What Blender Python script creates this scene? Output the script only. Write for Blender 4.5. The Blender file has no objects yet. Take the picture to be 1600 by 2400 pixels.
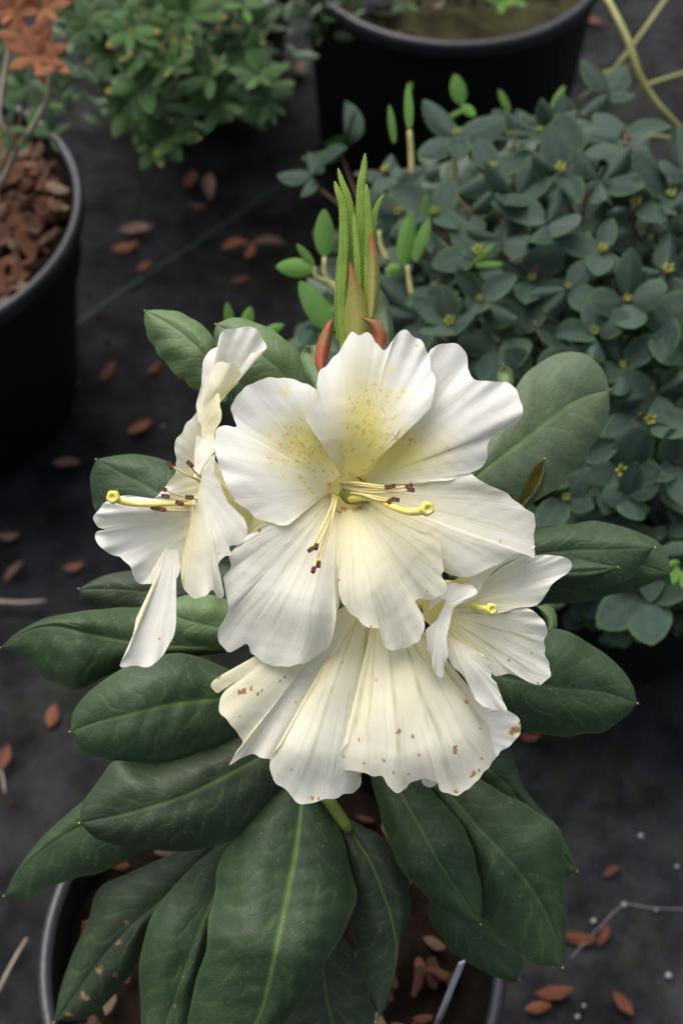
import bpy, math, random
import numpy as np
from mathutils import Vector, Matrix
random.seed(7); R = random.Random(11)
scene = bpy.context.scene
COL = scene.collection

# ------------------------------------------------------------------ camera, sky, sun, exposure
PITCH = math.radians(55); CAM_H = 0.79; VFOV = math.radians(40)
FPX = 1200/math.tan(VFOV/2)          # focal length in pixels of the 1600x2400 picture
cam_d = bpy.data.cameras.new('camera'); cam = bpy.data.objects.new('camera', cam_d); COL.objects.link(cam)
cam.location = (0, 0, CAM_H); cam.rotation_euler = (math.pi/2-PITCH, 0, 0)
cam_d.sensor_fit = 'VERTICAL'; cam_d.sensor_height = 24; cam_d.lens = 12/math.tan(VFOV/2)
cam_d.clip_start = 0.02; cam_d.clip_end = 200
cam_d.dof.use_dof = True; cam_d.dof.focus_distance = 0.462; cam_d.dof.aperture_fstop = cam_d.lens/4.5
scene.camera = cam
SUN_EL, SUN_AZ = math.radians(62), math.radians(-30)     # azimuth: left of and behind the flower
w = bpy.data.worlds.new('World'); scene.world = w; w.use_nodes = True
nt = w.node_tree; nt.nodes.clear()
sky = nt.nodes.new('ShaderNodeTexSky'); sky.sky_type = 'NISHITA'; sky.sun_disc = False
sky.sun_elevation = SUN_EL; sky.sun_rotation = SUN_AZ; sky.air_density = 1.0; sky.dust_density = 6.0; sky.ozone_density = 0.6
bg = nt.nodes.new('ShaderNodeBackground'); bg.inputs['Strength'].default_value = 0.10
out = nt.nodes.new('ShaderNodeOutputWorld')
hs = nt.nodes.new('ShaderNodeHueSaturation'); hs.inputs['Saturation'].default_value = .5      # thin overcast
nt.links.new(sky.outputs[0], hs.inputs['Color']); nt.links.new(hs.outputs[0], bg.inputs[0]); nt.links.new(bg.outputs[0], out.inputs[0])
sd = bpy.data.lights.new('sun', 'SUN'); sd.energy = 1.5; sd.angle = math.radians(60); sd.color = (1, .965, .92)
sun = bpy.data.objects.new('sun', sd); COL.objects.link(sun)
sdir = Vector((math.sin(SUN_AZ)*math.cos(SUN_EL), math.cos(SUN_AZ)*math.cos(SUN_EL), math.sin(SUN_EL)))
sun.rotation_euler = sdir.to_track_quat('Z', 'Y').to_euler()
vs = scene.view_settings; vs.view_transform = 'Standard'; vs.look = 'None'; vs.exposure = 0.90; vs.gamma = 1; vs.use_curve_mapping = False

# ------------------------------------------------------------------ geometry helpers
CP, SP = math.cos(PITCH), math.sin(PITCH)
def P(px, py, D):
    """point seen at (px,py) of the photograph, D centimetres in front of the camera plane"""
    D = np.asarray(D, float)/100; a = (np.asarray(px, float)-800)/FPX*D; b = -(np.asarray(py, float)-1200)/FPX*D
    return np.stack(np.broadcast_arrays(a, D*CP + b*SP, CAM_H - D*SP + b*CP), -1)
def G(px, py, z):
    a = (px-800)/FPX; b = -(py-1200)/FPX
    dz = -SP + b*CP; t = (z-CAM_H)/dz
    return Vector((a*t, t*(CP+b*SP), z))
S = 1600/1568
def F_(x, y): return (x*S, y*S)
def c1(x, y): return (400+x*900/1568, 700+y*900/1568)
def c2(x, y): return (150+x*600/1568, 700+y*600/1568)
def c3(x, y): return (900+x*700/1568, 700+y*700/1568)
def c6(x, y): return (450+x*900/1568, 1350+y*900/1568)
def cr(pts, n):
    """centripetal-ish Catmull-Rom through pts, n samples even in arc length"""
    p = np.array(pts, float)
    if len(p) == 2: return p[0]+(p[1]-p[0])*np.linspace(0, 1, n)[:, None]
    q = np.vstack([2*p[0]-p[1], p, 2*p[-1]-p[-2]]); o = []
    t = np.linspace(0, 1, 24, endpoint=False)[:, None]
    for i in range(1, len(q)-2):
        a, b, c, d = q[i-1:i+3]
        o.append(.5*((2*b)+(c-a)*t+(2*a-5*b+4*c-d)*t*t+(3*b-a-3*c+d)*t**3))
    o = np.vstack(o+[p[-1:]]); s = np.r_[0, np.cumsum(np.linalg.norm(np.diff(o, axis=0), axis=1))]
    x = np.linspace(0, s[-1], n)
    return np.stack([np.interp(x, s, o[:, k]) for k in range(o.shape[1])], -1)
def noise2(x, y, sc, seed, n=9):
    r = np.random.RandomState(seed); o = 0
    for _ in range(n):
        th = r.uniform(0, 2*math.pi); f = (2*math.pi/sc)*r.uniform(.55, 1.6); o = o+np.sin(f*(x*math.cos(th)+y*math.sin(th))+r.uniform(0, 6.28))
    return o/math.sqrt(n)
def sst(a, b, x):
    t = np.clip((x-a)/(b-a), 0, 1); return t*t*(3-2*t)
ORG = {}
def place(o, parent, pos):
    o.parent = parent; COL.objects.link(o)
    po = ORG[parent.name] if parent else Vector((0, 0, 0))
    o.location = Vector(pos)-po; ORG[o.name] = Vector(pos)
def tag(o, label=None, cat=None, group=None, kind=None):
    for k, v in (('label', label), ('category', cat), ('group', group), ('kind', kind)):
        if v: o[k] = v
    return o
def empty(name, loc, label, cat, group=None):
    o = bpy.data.objects.new(name, None); o.empty_display_size = .02; place(o, None, loc); return tag(o, label, cat, group)
def mesh_np(name, V, Fq, smooth=True):
    me = bpy.data.meshes.new(name); V = np.asarray(V, np.float32); Fq = np.asarray(Fq, np.int32); n, k = Fq.shape
    me.vertices.add(len(V)); me.vertices.foreach_set('co', V.ravel())
    me.loops.add(n*k); me.loops.foreach_set('vertex_index', Fq.ravel())
    me.polygons.add(n); me.polygons.foreach_set('loop_start', np.arange(0, n*k, k, dtype=np.int32))
    me.update(calc_edges=True)
    if smooth: me.polygons.foreach_set('use_smooth', np.ones(n, bool))
    return me
def grid_faces(nu, nv, wrap=False):
    i = np.arange(nu if wrap else nu-1); j = np.arange(nv-1); I, J = np.meshgrid(i, j, indexing='ij'); I2 = (I+1) % nu
    return np.stack([I*nv+J, I2*nv+J, I2*nv+J+1, I*nv+J+1], -1).reshape(-1, 4)
def obj(name, V, Fq, mat, parent=None, attr=None, smooth=True, origin=None):
    V = np.asarray(V, float).reshape(-1, 3); org = V.mean(0) if origin is None else np.array(origin)
    me = mesh_np(name, V-org, Fq, smooth)
    for m in (mat if isinstance(mat, list) else [mat]): me.materials.append(m)
    if attr is not None:
        a = me.color_attributes.new('pig', 'FLOAT_COLOR', 'POINT'); a.data.foreach_set('color', np.asarray(attr, np.float32).reshape(-1, 4).ravel())
    o = bpy.data.objects.new(name, me); place(o, parent, org); return o
def obj_poly(name, V, F, mat, parent=None, smooth=True, midx=None):
    V = [Vector(v) for v in V]; org = sum(V, Vector())/len(V)
    me = bpy.data.meshes.new(name); me.from_pydata([v-org for v in V], [], F); me.update()
    for m in (mat if isinstance(mat, list) else [mat]): me.materials.append(m)
    if smooth: me.polygons.foreach_set('use_smooth', [True]*len(me.polygons))
    if midx: me.polygons.foreach_set('material_index', midx)
    o = bpy.data.objects.new(name, me); place(o, parent, org); return o
def tube_geo(pts, rad, n=10):
    """closed tube through world points"""
    p = np.array([tuple(q) for q in pts], float); m = len(p); rad = np.interp(np.linspace(0, 1, m), np.linspace(0, 1, len(rad)), rad)
    tg = np.gradient(p, axis=0); tg /= np.linalg.norm(tg, axis=1)[:, None]+1e-12
    a = np.cross(tg[0], [0.31, .2, .93]); a /= np.linalg.norm(a); V = []
    for i in range(m):
        a = a-tg[i]*a.dot(tg[i]); a /= np.linalg.norm(a); b = np.cross(tg[i], a)
        for k in range(n):
            t = 2*math.pi*k/n; V.append(p[i]+rad[i]*(math.cos(t)*a+math.sin(t)*b))
    F = [(i*n+k, i*n+(k+1) % n, (i+1)*n+(k+1) % n, (i+1)*n+k) for i in range(m-1) for k in range(n)]
    F += [tuple(range(n-1, -1, -1)), tuple((m-1)*n+k for k in range(n))]
    return [Vector(v) for v in V], F
def tube(name, pts, rad, mat, parent=None, n=10, res=24):
    V, F = tube_geo(cr([tuple(q) for q in pts], res), rad, n); return obj_poly(name, V, F, mat, parent)
def px3(pts, crop):
    return [tuple(P(*crop(x, y), d)) for x, y, d in pts]

# ------------------------------------------------------------------ materials
def new_mat(name):
    m = bpy.data.materials.new(name); m.use_nodes = True; n = m.node_tree; n.nodes.clear()
    o = n.nodes.new('ShaderNodeOutputMaterial'); return m, n, o
class NB:
    def __init__(s, n): s.n = n
    def node(s, t, **k):
        x = s.n.nodes.new(t)
        for a, b in k.items(): setattr(x, a, b)
        return x
    def put(s, inp, v):
        if isinstance(v, bpy.types.NodeSocket): s.n.links.new(v, inp)
        elif isinstance(v, (tuple, list)) and len(v) == 3 and len(getattr(inp, 'default_value', [0]*3)) == 4: inp.default_value = (*v, 1)
        else: inp.default_value = v
    def math(s, op, a, b=0.0, clamp=False):
        x = s.node('ShaderNodeMath', operation=op, use_clamp=clamp); s.put(x.inputs[0], a); s.put(x.inputs[1], b); return x.outputs[0]
    def mix(s, f, a, b, bt='MIX'):
        x = s.node('ShaderNodeMixRGB', blend_type=bt); s.put(x.inputs[0], f); s.put(x.inputs[1], a); s.put(x.inputs[2], b); return x.outputs[0]
    def noise(s, vec, sc, det=3, rough=.5):
        x = s.node('ShaderNodeTexNoise'); s.put(x.inputs['Vector'], vec); x.inputs['Scale'].default_value = sc; x.inputs['Detail'].default_value = det; x.inputs['Roughness'].default_value = rough; return x.outputs['Fac']
    def ramp(s, f, a, b):
        x = s.node('ShaderNodeMapRange', interpolation_type='SMOOTHSTEP'); s.put(x.inputs[0], f); x.inputs[1].default_value = a; x.inputs[2].default_value = b; return x.outputs[0]
    def pos(s): return s.node('ShaderNodeNewGeometry').outputs['Position']
    def gen(s): return s.node('ShaderNodeTexCoord').outputs['Generated']
    def objc(s): return s.node('ShaderNodeTexCoord').outputs['Object']
    def rnd(s): return s.node('ShaderNodeObjectInfo').outputs['Random']
    def bump(s, h, st, dist=.001):
        x = s.node('ShaderNodeBump'); x.inputs['Strength'].default_value = st; x.inputs['Distance'].default_value = dist; s.put(x.inputs['Height'], h); return x.outputs[0]
    def sep(s, c):
        x = s.node('ShaderNodeSeparateColor'); s.put(x.inputs[0], c); return x.outputs
    def xyz(s, v):
        x = s.node('ShaderNodeSeparateXYZ'); s.put(x.inputs[0], v); return x.outputs
    def bsdf(s, col, rough=.5, spec=.5, normal=None, **k):
        x = s.node('ShaderNodeBsdfPrincipled'); s.put(x.inputs['Base Color'], col); s.put(x.inputs['Roughness'], rough); s.put(x.inputs['Specular IOR Level'], spec)
        if normal is not None: s.put(x.inputs['Normal'], normal)
        for a, b in k.items(): s.put(x.inputs[a.replace('_', ' ')], b)
        return x.outputs[0]
    def shader_mix(s, f, a, b):
        x = s.node('ShaderNodeMixShader'); s.put(x.inputs[0], f); s.put(x.inputs[1], a); s.put(x.inputs[2], b); return x.outputs[0]

def petal_mat(name='petal', white=(.85, .838, .795), cream=(.86, .81, .57)):
    m, n, o = new_mat(name); b = NB(n)
    at = b.node('ShaderNodeAttribute', attribute_name='pig'); c = b.sep(at.outputs['Color']); yel, vein, brn = c[0], c[1], c[2]; red = at.outputs['Alpha']
    p = b.objc(); n1 = b.noise(p, 60, 4, .6); n2 = b.noise(p, 900, 3, .6)
    col = b.mix(b.ramp(n1, .35, .75), white, (.83, .822, .765))
    y = b.math('MULTIPLY', yel, b.math('ADD', .98, b.math('MULTIPLY', n1, .4)), True)
    col = b.mix(b.ramp(y, 0.0, .45), col, cream)
    col = b.mix(b.ramp(y, .35, 1.0), col, (.86, .78, .27))
    col = b.mix(b.math('MULTIPLY', vein, .62), col, (.42, .43, .24))
    col = b.mix(b.ramp(red, .04, .34), col, (.72, .33, .13))
    col = b.mix(b.ramp(red, .30, .55), col, (.34, .10, .065))
    bm = b.math('MULTIPLY', b.ramp(brn, .15, .7), b.math('ADD', .55, b.math('MULTIPLY', n2, .6)), True)
    col = b.mix(bm, col, b.mix(n2, (.46, .19, .04), (.26, .07, .012)))
    h = b.math('ADD', b.math('MULTIPLY', n2, .35), b.math('MULTIPLY', vein, -.6))
    nr = b.bump(h, .35, .0006)
    s1 = b.bsdf(col, .55, .25, nr, Sheen_Weight=.15)
    tr = b.node('ShaderNodeBsdfTranslucent'); b.put(tr.inputs[0], b.mix(1, col, (.98, .95, .80), 'MULTIPLY')); b.put(tr.inputs[1], nr)
    b.put(o.inputs[0], b.shader_mix(.38, s1, tr.outputs[0])); return m

def leaf_mat(name, base, dark, rim, rough=.46, vein=(.13, .22, .05), back=(.10, .13, .045), pale_amt=1.0):
    """attribute: R midrib, G side veins, B blemish, A rim (1 at the edge)"""
    m, n, o = new_mat(name); b = NB(n)
    at = b.node('ShaderNodeAttribute', attribute_name='pig'); c = b.sep(at.outputs['Color']); mid, sv, bl = c[0], c[1], c[2]; edge = at.outputs['Alpha']
    p = b.objc(); n1 = b.noise(p, 28, 4, .6); n3 = b.noise(p, 420, 4, .65)
    col = b.mix(b.ramp(n1, .3, .7), base, dark)
    col = b.mix(b.math('MULTIPLY', b.ramp(n3, .4, .7), .25), col, tuple(x*1.5 for x in base))
    col = b.mix(b.math('MULTIPLY', sv, .20), col, vein)
    col = b.mix(b.math('MULTIPLY', b.ramp(edge, .93, 1.0), .35), col, rim)
    col = b.mix(mid, col, vein)
    col = b.mix(b.ramp(bl, .2, .7), col, b.mix(b.ramp(n3, .4, .6), (.12, .06, .03), (.30, .18, .11)))
    v = b.node('ShaderNodeTexVoronoi'); b.put(v.inputs['Vector'], p); v.inputs['Scale'].default_value = 760
    v2 = b.sep(v.outputs['Color'])
    sp = b.math('MULTIPLY', b.math('LESS_THAN', v.outputs['Distance'], b.math('MULTIPLY', b.math('SUBTRACT', v2[0], .72), .9)), pale_amt)  # pale dust specks on the blade
    sp = b.math('MULTIPLY', sp, b.ramp(b.noise(p, 45, 2), .36, .62))
    col = b.mix(b.math('MULTIPLY', sp, .30), col, (.42, .46, .40))
    g = b.node('ShaderNodeNewGeometry'); col = b.mix(g.outputs['Backfacing'], col, back)
    h = b.math('ADD', b.math('MULTIPLY', n3, .5), b.math('MULTIPLY', b.noise(p, 1500, 2), .3))
    vo = b.node('ShaderNodeTexVoronoi', feature='DISTANCE_TO_EDGE'); b.put(vo.inputs['Vector'], p); vo.inputs['Scale'].default_value = 330
    h = b.math('ADD', h, b.math('MULTIPLY', b.ramp(vo.outputs['Distance'], 0.0, .12), .22))
    nr = b.bump(h, .30, .0008)
    s1 = b.bsdf(col, b.math('ADD', rough, b.math('MULTIPLY', b.math('ADD', n1, b.math('MULTIPLY', n3, .8)), .16)), .42, nr)
    tr = b.node('ShaderNodeBsdfTranslucent'); b.put(tr.inputs[0], b.mix(1, col, (1.0, 1.35, .5), 'MULTIPLY'))
    b.put(o.inputs[0], b.shader_mix(.10, s1, tr.outputs[0])); return m

def simple_mat(name, a, c, sc=60, rough=.6, spec=.4, bumpst=.3, bsc=400, trans=0.0, rnd=0.0, zgrad=None):
    m, n, o = new_mat(name); b = NB(n); p = b.objc(); f = b.noise(p, sc, 4, .6)
    if rnd: f = b.math('ADD', f, b.math('MULTIPLY', b.math('SUBTRACT', b.rnd(), .5), rnd), True)
    col = b.mix(b.ramp(f, .3, .7), a, c)
    if zgrad:
        z = b.xyz(b.gen())[2]; col = b.mix(b.ramp(z, zgrad[0], zgrad[1]), col, zgrad[2])
    s1 = b.bsdf(col, rough, spec, b.bump(b.noise(p, bsc, 3), bumpst, .001))
    if trans:
        tr = b.node('ShaderNodeBsdfTranslucent'); b.put(tr.inputs[0], col); s1 = b.shader_mix(trans, s1, tr.outputs[0])
    b.put(o.inputs[0], s1); return m

M = {}
M['petal'] = petal_mat()
M['leaf'] = leaf_mat('big_leaf', (.033, .062, .025), (.023, .046, .020), (.07, .12, .025))
M['leafdark'] = leaf_mat('old_leaf', (.028, .046, .022), (.020, .035, .018), (.05, .09, .025))
M['leafgreen'] = leaf_mat('fresh_leaf', (.105, .165, .065), (.075, .125, .055), (.14, .24, .04), pale_amt=.3)
M['style'] = simple_mat('style_yellow', (.66, .55, .08), (.72, .64, .20), 200, .5, .5, .1)
M['ovary'] = simple_mat('ovary_green', (.16, .20, .05), (.24, .27, .06), 300, .5)
M['filament'] = simple_mat('filament_cream', (.74, .62, .24), (.78, .70, .38), 200, .5, trans=.2)
M['anther'] = simple_mat('anther_brown', (.07, .020, .010), (.14, .045, .02), 900, .5)
M['pollen'] = simple_mat('anther_dark', (.02, .012, .010), (.05, .02, .015), 900, .6)
M['stem'] = simple_mat('green_stem', (.14, .20, .03), (.20, .26, .045), 80, .45)
M['woodstem'] = simple_mat('brown_stem', (.10, .07, .04), (.20, .15, .09), 120, .8)
M['redstem'] = simple_mat('red_stem', (.07, .03, .018), (.12, .065, .03), 120, .7)
M['greystem'] = simple_mat('grey_stem', (.25, .21, .16), (.36, .31, .24), 120, .8)
M['yellowstem'] = simple_mat('yellow_stem', (.22, .22, .07), (.30, .28, .12), 90, .6)
M['plastic'] = simple_mat('black_plastic', (.005, .005, .006), (.008, .008, .010), 20, .5, .3, .15, 600)
M['plasticrim'] = simple_mat('highlit_plastic', (.016, .016, .021), (.028, .028, .036), 40, .42, .5, .2, 500)  # rim highlight put into the colour, lighter and bluer than the wall

# ------------------------------------------------------------------ ground
def ground_mat():
    m, n, o = new_mat('landscape_fabric'); b = NB(n); p = b.pos()
    big = b.noise(p, 7, 4, .6); mid = b.noise(p, 30, 5, .65); fine = b.noise(p, 700, 3)
    # woven tapes: two sets of fine bands crossing
    mp = b.node('ShaderNodeMapping'); b.put(mp.inputs[0], p); mp.inputs['Rotation'].default_value = (0, 0, math.radians(33))
    x = b.xyz(mp.outputs[0])
    wx = b.math('ABSOLUTE', b.math('SINE', b.math('MULTIPLY', x[0], 1500.0))); wy = b.math('ABSOLUTE', b.math('SINE', b.math('MULTIPLY', x[1], 1150.0)))
    weave = b.math('MULTIPLY', b.math('ADD', wx, .3), b.math('ADD', wy, .3))
    col = b.mix(b.ramp(big, .3, .7), (.007, .008, .012), (.017, .019, .028))
    col = b.mix(b.math('MULTIPLY', b.ramp(mid, .45, .75), .6), col, (.036, .040, .056))
    moss = b.math('MULTIPLY', b.ramp(b.noise(p, 9, 3), .45, .6), b.ramp(b.noise(p, 55, 4, .7), .35, .7))
    col = b.mix(b.math('MULTIPLY', moss, .65), col, (.028, .034, .010))
    dirt = b.ramp(b.noise(p, 90, 5, .7), .60, .72)
    col = b.mix(b.math('MULTIPLY', dirt, .5), col, (.035, .020, .013))
    col = b.mix(b.math('MULTIPLY', b.math('SUBTRACT', 1.0, weave, True), .35), col, (.006, .006, .007))
    wet = b.ramp(b.noise(p, 22, 3, .5), .58, .66)
    col = b.mix(b.math('MULTIPLY', wet, .75), col, (.006, .005, .005))
    wr = b.noise(p, 14, 2, .4)
    h = b.math('ADD', b.math('MULTIPLY', wr, 5.0), b.math('MULTIPLY', weave, .4))
    h = b.math('ADD', h, b.math('ADD', b.math('MULTIPLY', fine, .4), b.math('MULTIPLY', mid, 1.2)))
    pale_amt = b.math('MULTIPLY', b.ramp(b.math('ADD', b.xyz(p)[0], b.math('MULTIPLY', big, .25)), .12, .36), b.ramp(b.math('SUBTRACT', .52, b.xyz(p)[1]), 0.0, .22))  # mask: fabric lighter and shinier towards the near right
    col = b.mix(b.math('ADD', .42, b.math('MULTIPLY', pale_amt, .58)), (.0035, .0035, .0038), col)  # outside the mask the fabric is blended towards near-black
    rg = b.math('ADD', .42, b.math('MULTIPLY', mid, .3))
    b.put(o.inputs[0], b.bsdf(col, rg, b.math('MULTIPLY', b.ramp(mid, .2, .8), b.math('ADD', .22, b.math('MULTIPLY', pale_amt, .25))), b.bump(h, .5, .0012))); return m
N = 161
gx = np.linspace(-1, 1, N); gx = np.sign(gx)*(np.abs(gx)**3)*60
Xg, Yg = np.meshgrid(gx, gx+.7, indexing='ij')
Zg = .0035*noise2(Xg, Yg, .33, 3)*np.exp(-(Xg**2+(Yg-.7)**2)/4) - .004
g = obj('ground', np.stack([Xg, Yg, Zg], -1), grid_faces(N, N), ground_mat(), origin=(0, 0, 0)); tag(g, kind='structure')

stripe = simple_mat('teal_thread', (.006, .022, .021), (.011, .036, .033), 90, .6)
def ribbon(name, a, b_, wdt, z, mat, parent, n=60):
    a = Vector(a); b_ = Vector(b_); d = (b_-a).normalized(); s = Vector((-d.y, d.x, 0))*wdt/2; V = []
    for i in range(n+1):
        q = a.lerp(b_, i/n); zz = .0035*float(noise2(np.array(q.x), np.array(q.y), .33, 3))*math.exp(-(q.x**2+(q.y-.7)**2)/4)-.004
        for sg in (-1, 1): V.append((q.x+s.x*sg, q.y+s.y*sg, zz+z))
    F = [(2*i, 2*i+1, 2*i+3, 2*i+2) for i in range(n)]
    return obj_poly(name, V, F, mat, parent)
a = G(*F_(60, 830), 0); b2 = G(*F_(520, 500), 0)
ribbon('woven_stripe', a-(b2-a)*1.5, b2+(b2-a)*2, .0022, .0008, stripe, g, 240)

# ------------------------------------------------------------------ pots
def lathe(prof, n=96, c=(0, 0, 0), wob=0):
    V = []; F = []; m = len(prof)
    for i in range(n):
        t = 2*math.pi*i/n
        for r, z in prof: V.append((c[0]+r*math.cos(t), c[1]+r*math.sin(t), c[2]+z))
    for i in range(n):
        for j in range(m-1): F.append((i*m+j, ((i+1) % n)*m+j, ((i+1) % n)*m+j+1, i*m+j+1))
    return V, F
def pot(cx, cy, R0, H, label, rim_h=.014, dz=-.002):
    e = empty('flower_pot', (cx, cy, 0), label, 'plant pot', 'black plastic nursery pots')
    rb = R0*(.9 if R0 == .111 else .78)
    V, F = lathe([(.001, .004), (rb-.004, .002), (rb, .006), (rb+(R0-rb)*.5, H*.5), (R0-.001, H-rim_h), (R0-.001, H-rim_h+.002)], c=(cx, cy, dz)); obj_poly('pot_wall', V, F, M['plastic'], e)
    V, F = lathe([(R0-.0036, H*.72), (R0-.003, H-rim_h), (R0-.002, H-.003)], c=(cx, cy, dz)); obj_poly('inner_wall', V, F, M['plastic'], e)
    p = [(R0-.002, H-rim_h+.001), (R0+.0025, H-rim_h-.001), (R0+.0042, H-rim_h+.002), (R0+.0046, H-.005), (R0+.004, H-.0015), (R0+.002, H), (R0-.0005, H-.0006), (R0-.0018, H-.003)]
    V, F = lathe(p, c=(cx, cy, dz)); obj_poly('pot_rim', V, F, M['plasticrim'], e)
    return e
POTS = dict(own=(-.030, .197, .098, .18), left=(-.283, .662, .116, .18), top=(.082, .939, .111, .18), shrub=(.170, .500, .105, .165), azalea=(-.13, 1.03, .10, .17), far=(.40, .60, .10, .17))
pot(*POTS['own'], 'black plastic pot holding the white flowering rhododendron, at the lower left')
pot(*POTS['left'], 'black plastic pot of bark chips cut by the left edge of the picture')
pot(*POTS['top'], 'tall black plastic pot with mossy soil at the top of the picture')
pot(*POTS['shrub'], 'black plastic pot under the blue green small leaved shrub')
pot(*POTS['azalea'], 'black plastic pot hidden behind the small green azalea')
pot(*POTS['far'], 'black plastic pot showing only its rim at the right edge')

# soil + bark
soilm = simple_mat('potting_soil', (.006, .004, .003), (.014, .009, .006), 60, .95, .05, 1.0, 300)
mossm = simple_mat('mossy_soil', (.010, .008, .004), (.034, .034, .008), 45, .9, .2, 1.0, 300)
barkm = [simple_mat('bark_chip_red', (.05, .018, .009), (.12, .045, .02), 90, .75, .3, .6, 300, rnd=.5),
         simple_mat('bark_chip_dark', (.04, .018, .010), (.12, .05, .025), 90, .8, .3, .6, 300, rnd=.5),
         simple_mat('bark_chip_pale', (.11, .07, .045), (.20, .14, .09), 90, .8, .3, .6, 300, rnd=.5)]
def chip_mesh(k, mat):
    r = random.Random(k); n = 7; V = []
    for z in (-.10, .10):
        for i in range(n):
            t = 2*math.pi*i/n; V.append((math.cos(t)*(1+.25*r.uniform(-1, 1)), math.sin(t)*.45*(1+.3*r.uniform(-1, 1)), z+.12*math.cos(t)**2+r.uniform(-.05, .05)))
    V.append((0, 0, -.05)); V.append((0, 0, .16))
    F = [(i, (i+1) % n, n+(i+1) % n, n+i) for i in range(n)]+[(2*n, (i+1) % n, i) for i in range(n)]+[(2*n+1, n+i, n+(i+1) % n) for i in range(n)]
    me = bpy.data.meshes.new('bark_chip'); me.from_pydata(V, [], F); me.materials.append(mat); return me
chips = [chip_mesh(i, barkm[(0, 0, 1, 1, 2)[i % 5]]) for i in range(15)]
def soil(key, depth, mat, label, nchips, seed, smin=.004, smax=.011):
    cx, cy, R0, H = POTS[key]; r = random.Random(seed); n = 60; m = 24; z0 = H-depth; V = []
    for i in range(n):
        for j in range(m):
            t = 2*math.pi*i/n; q = (R0-.003)*j/(m-1)
            x, y = cx+q*math.cos(t), cy+q*math.sin(t)
            V.append((x, y, z0+.003*float(noise2(np.array(x), np.array(y), .03, seed))+.0015*float(noise2(np.array(x), np.array(y), .009, seed+1))))
    o = obj('potting_mix', V, grid_faces(n, m, True), mat); tag(o, label, 'potting soil', 'potting mix in the nursery pots')
    for k in range(nchips):
        while True:
            t = r.uniform(0, 2*math.pi); q = (R0-.010)*math.sqrt(r.random()); s = r.uniform(smin, smax)
            if key != 'left' or cx+q*math.cos(t) > -.245: break
        c = bpy.data.objects.new('bark_chip', r.choice(chips)); place(c, o, (cx+q*math.cos(t), cy+q*math.sin(t), z0+.003+r.random()*.006))
        c.rotation_euler = (r.uniform(-.6, .6), r.uniform(-.6, .6), r.uniform(0, 6.28)); c.scale = (s, s, s)
    return o
soil('own', .03, soilm, 'dark soil with bark and dead leaves under the white flowering rhododendron', 150, 1, .003, .008)
soil('left', .016, soilm, 'reddish bark mulch in the pot at the left edge', 299, 2, .004, .0105)
soil('top', .025, mossm, 'mossy soil in the tall pot at the top', 60, 3, .003, .006)
soil('shrub', .02, soilm, 'dark soil under the blue green small leaved shrub', 60, 4)

# ------------------------------------------------------------------ the rhododendron
PL = (POTS['own'][0], POTS['own'][1], .15)
plant = empty('rhododendron', PL, 'rhododendron with a truss of large creamy white flowers above dark green leaves', 'flowering plant')
def wp(x, y, d): return Vector(P(*F_(x, y), d))
hub = wp(806, 1430, 53.0)
tube('main_stem', [PL, (-.02, .23, .23), hub+Vector((0, 0, -.03)), hub], [.0065, .0055, .005], M['woodstem'], plant)

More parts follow.
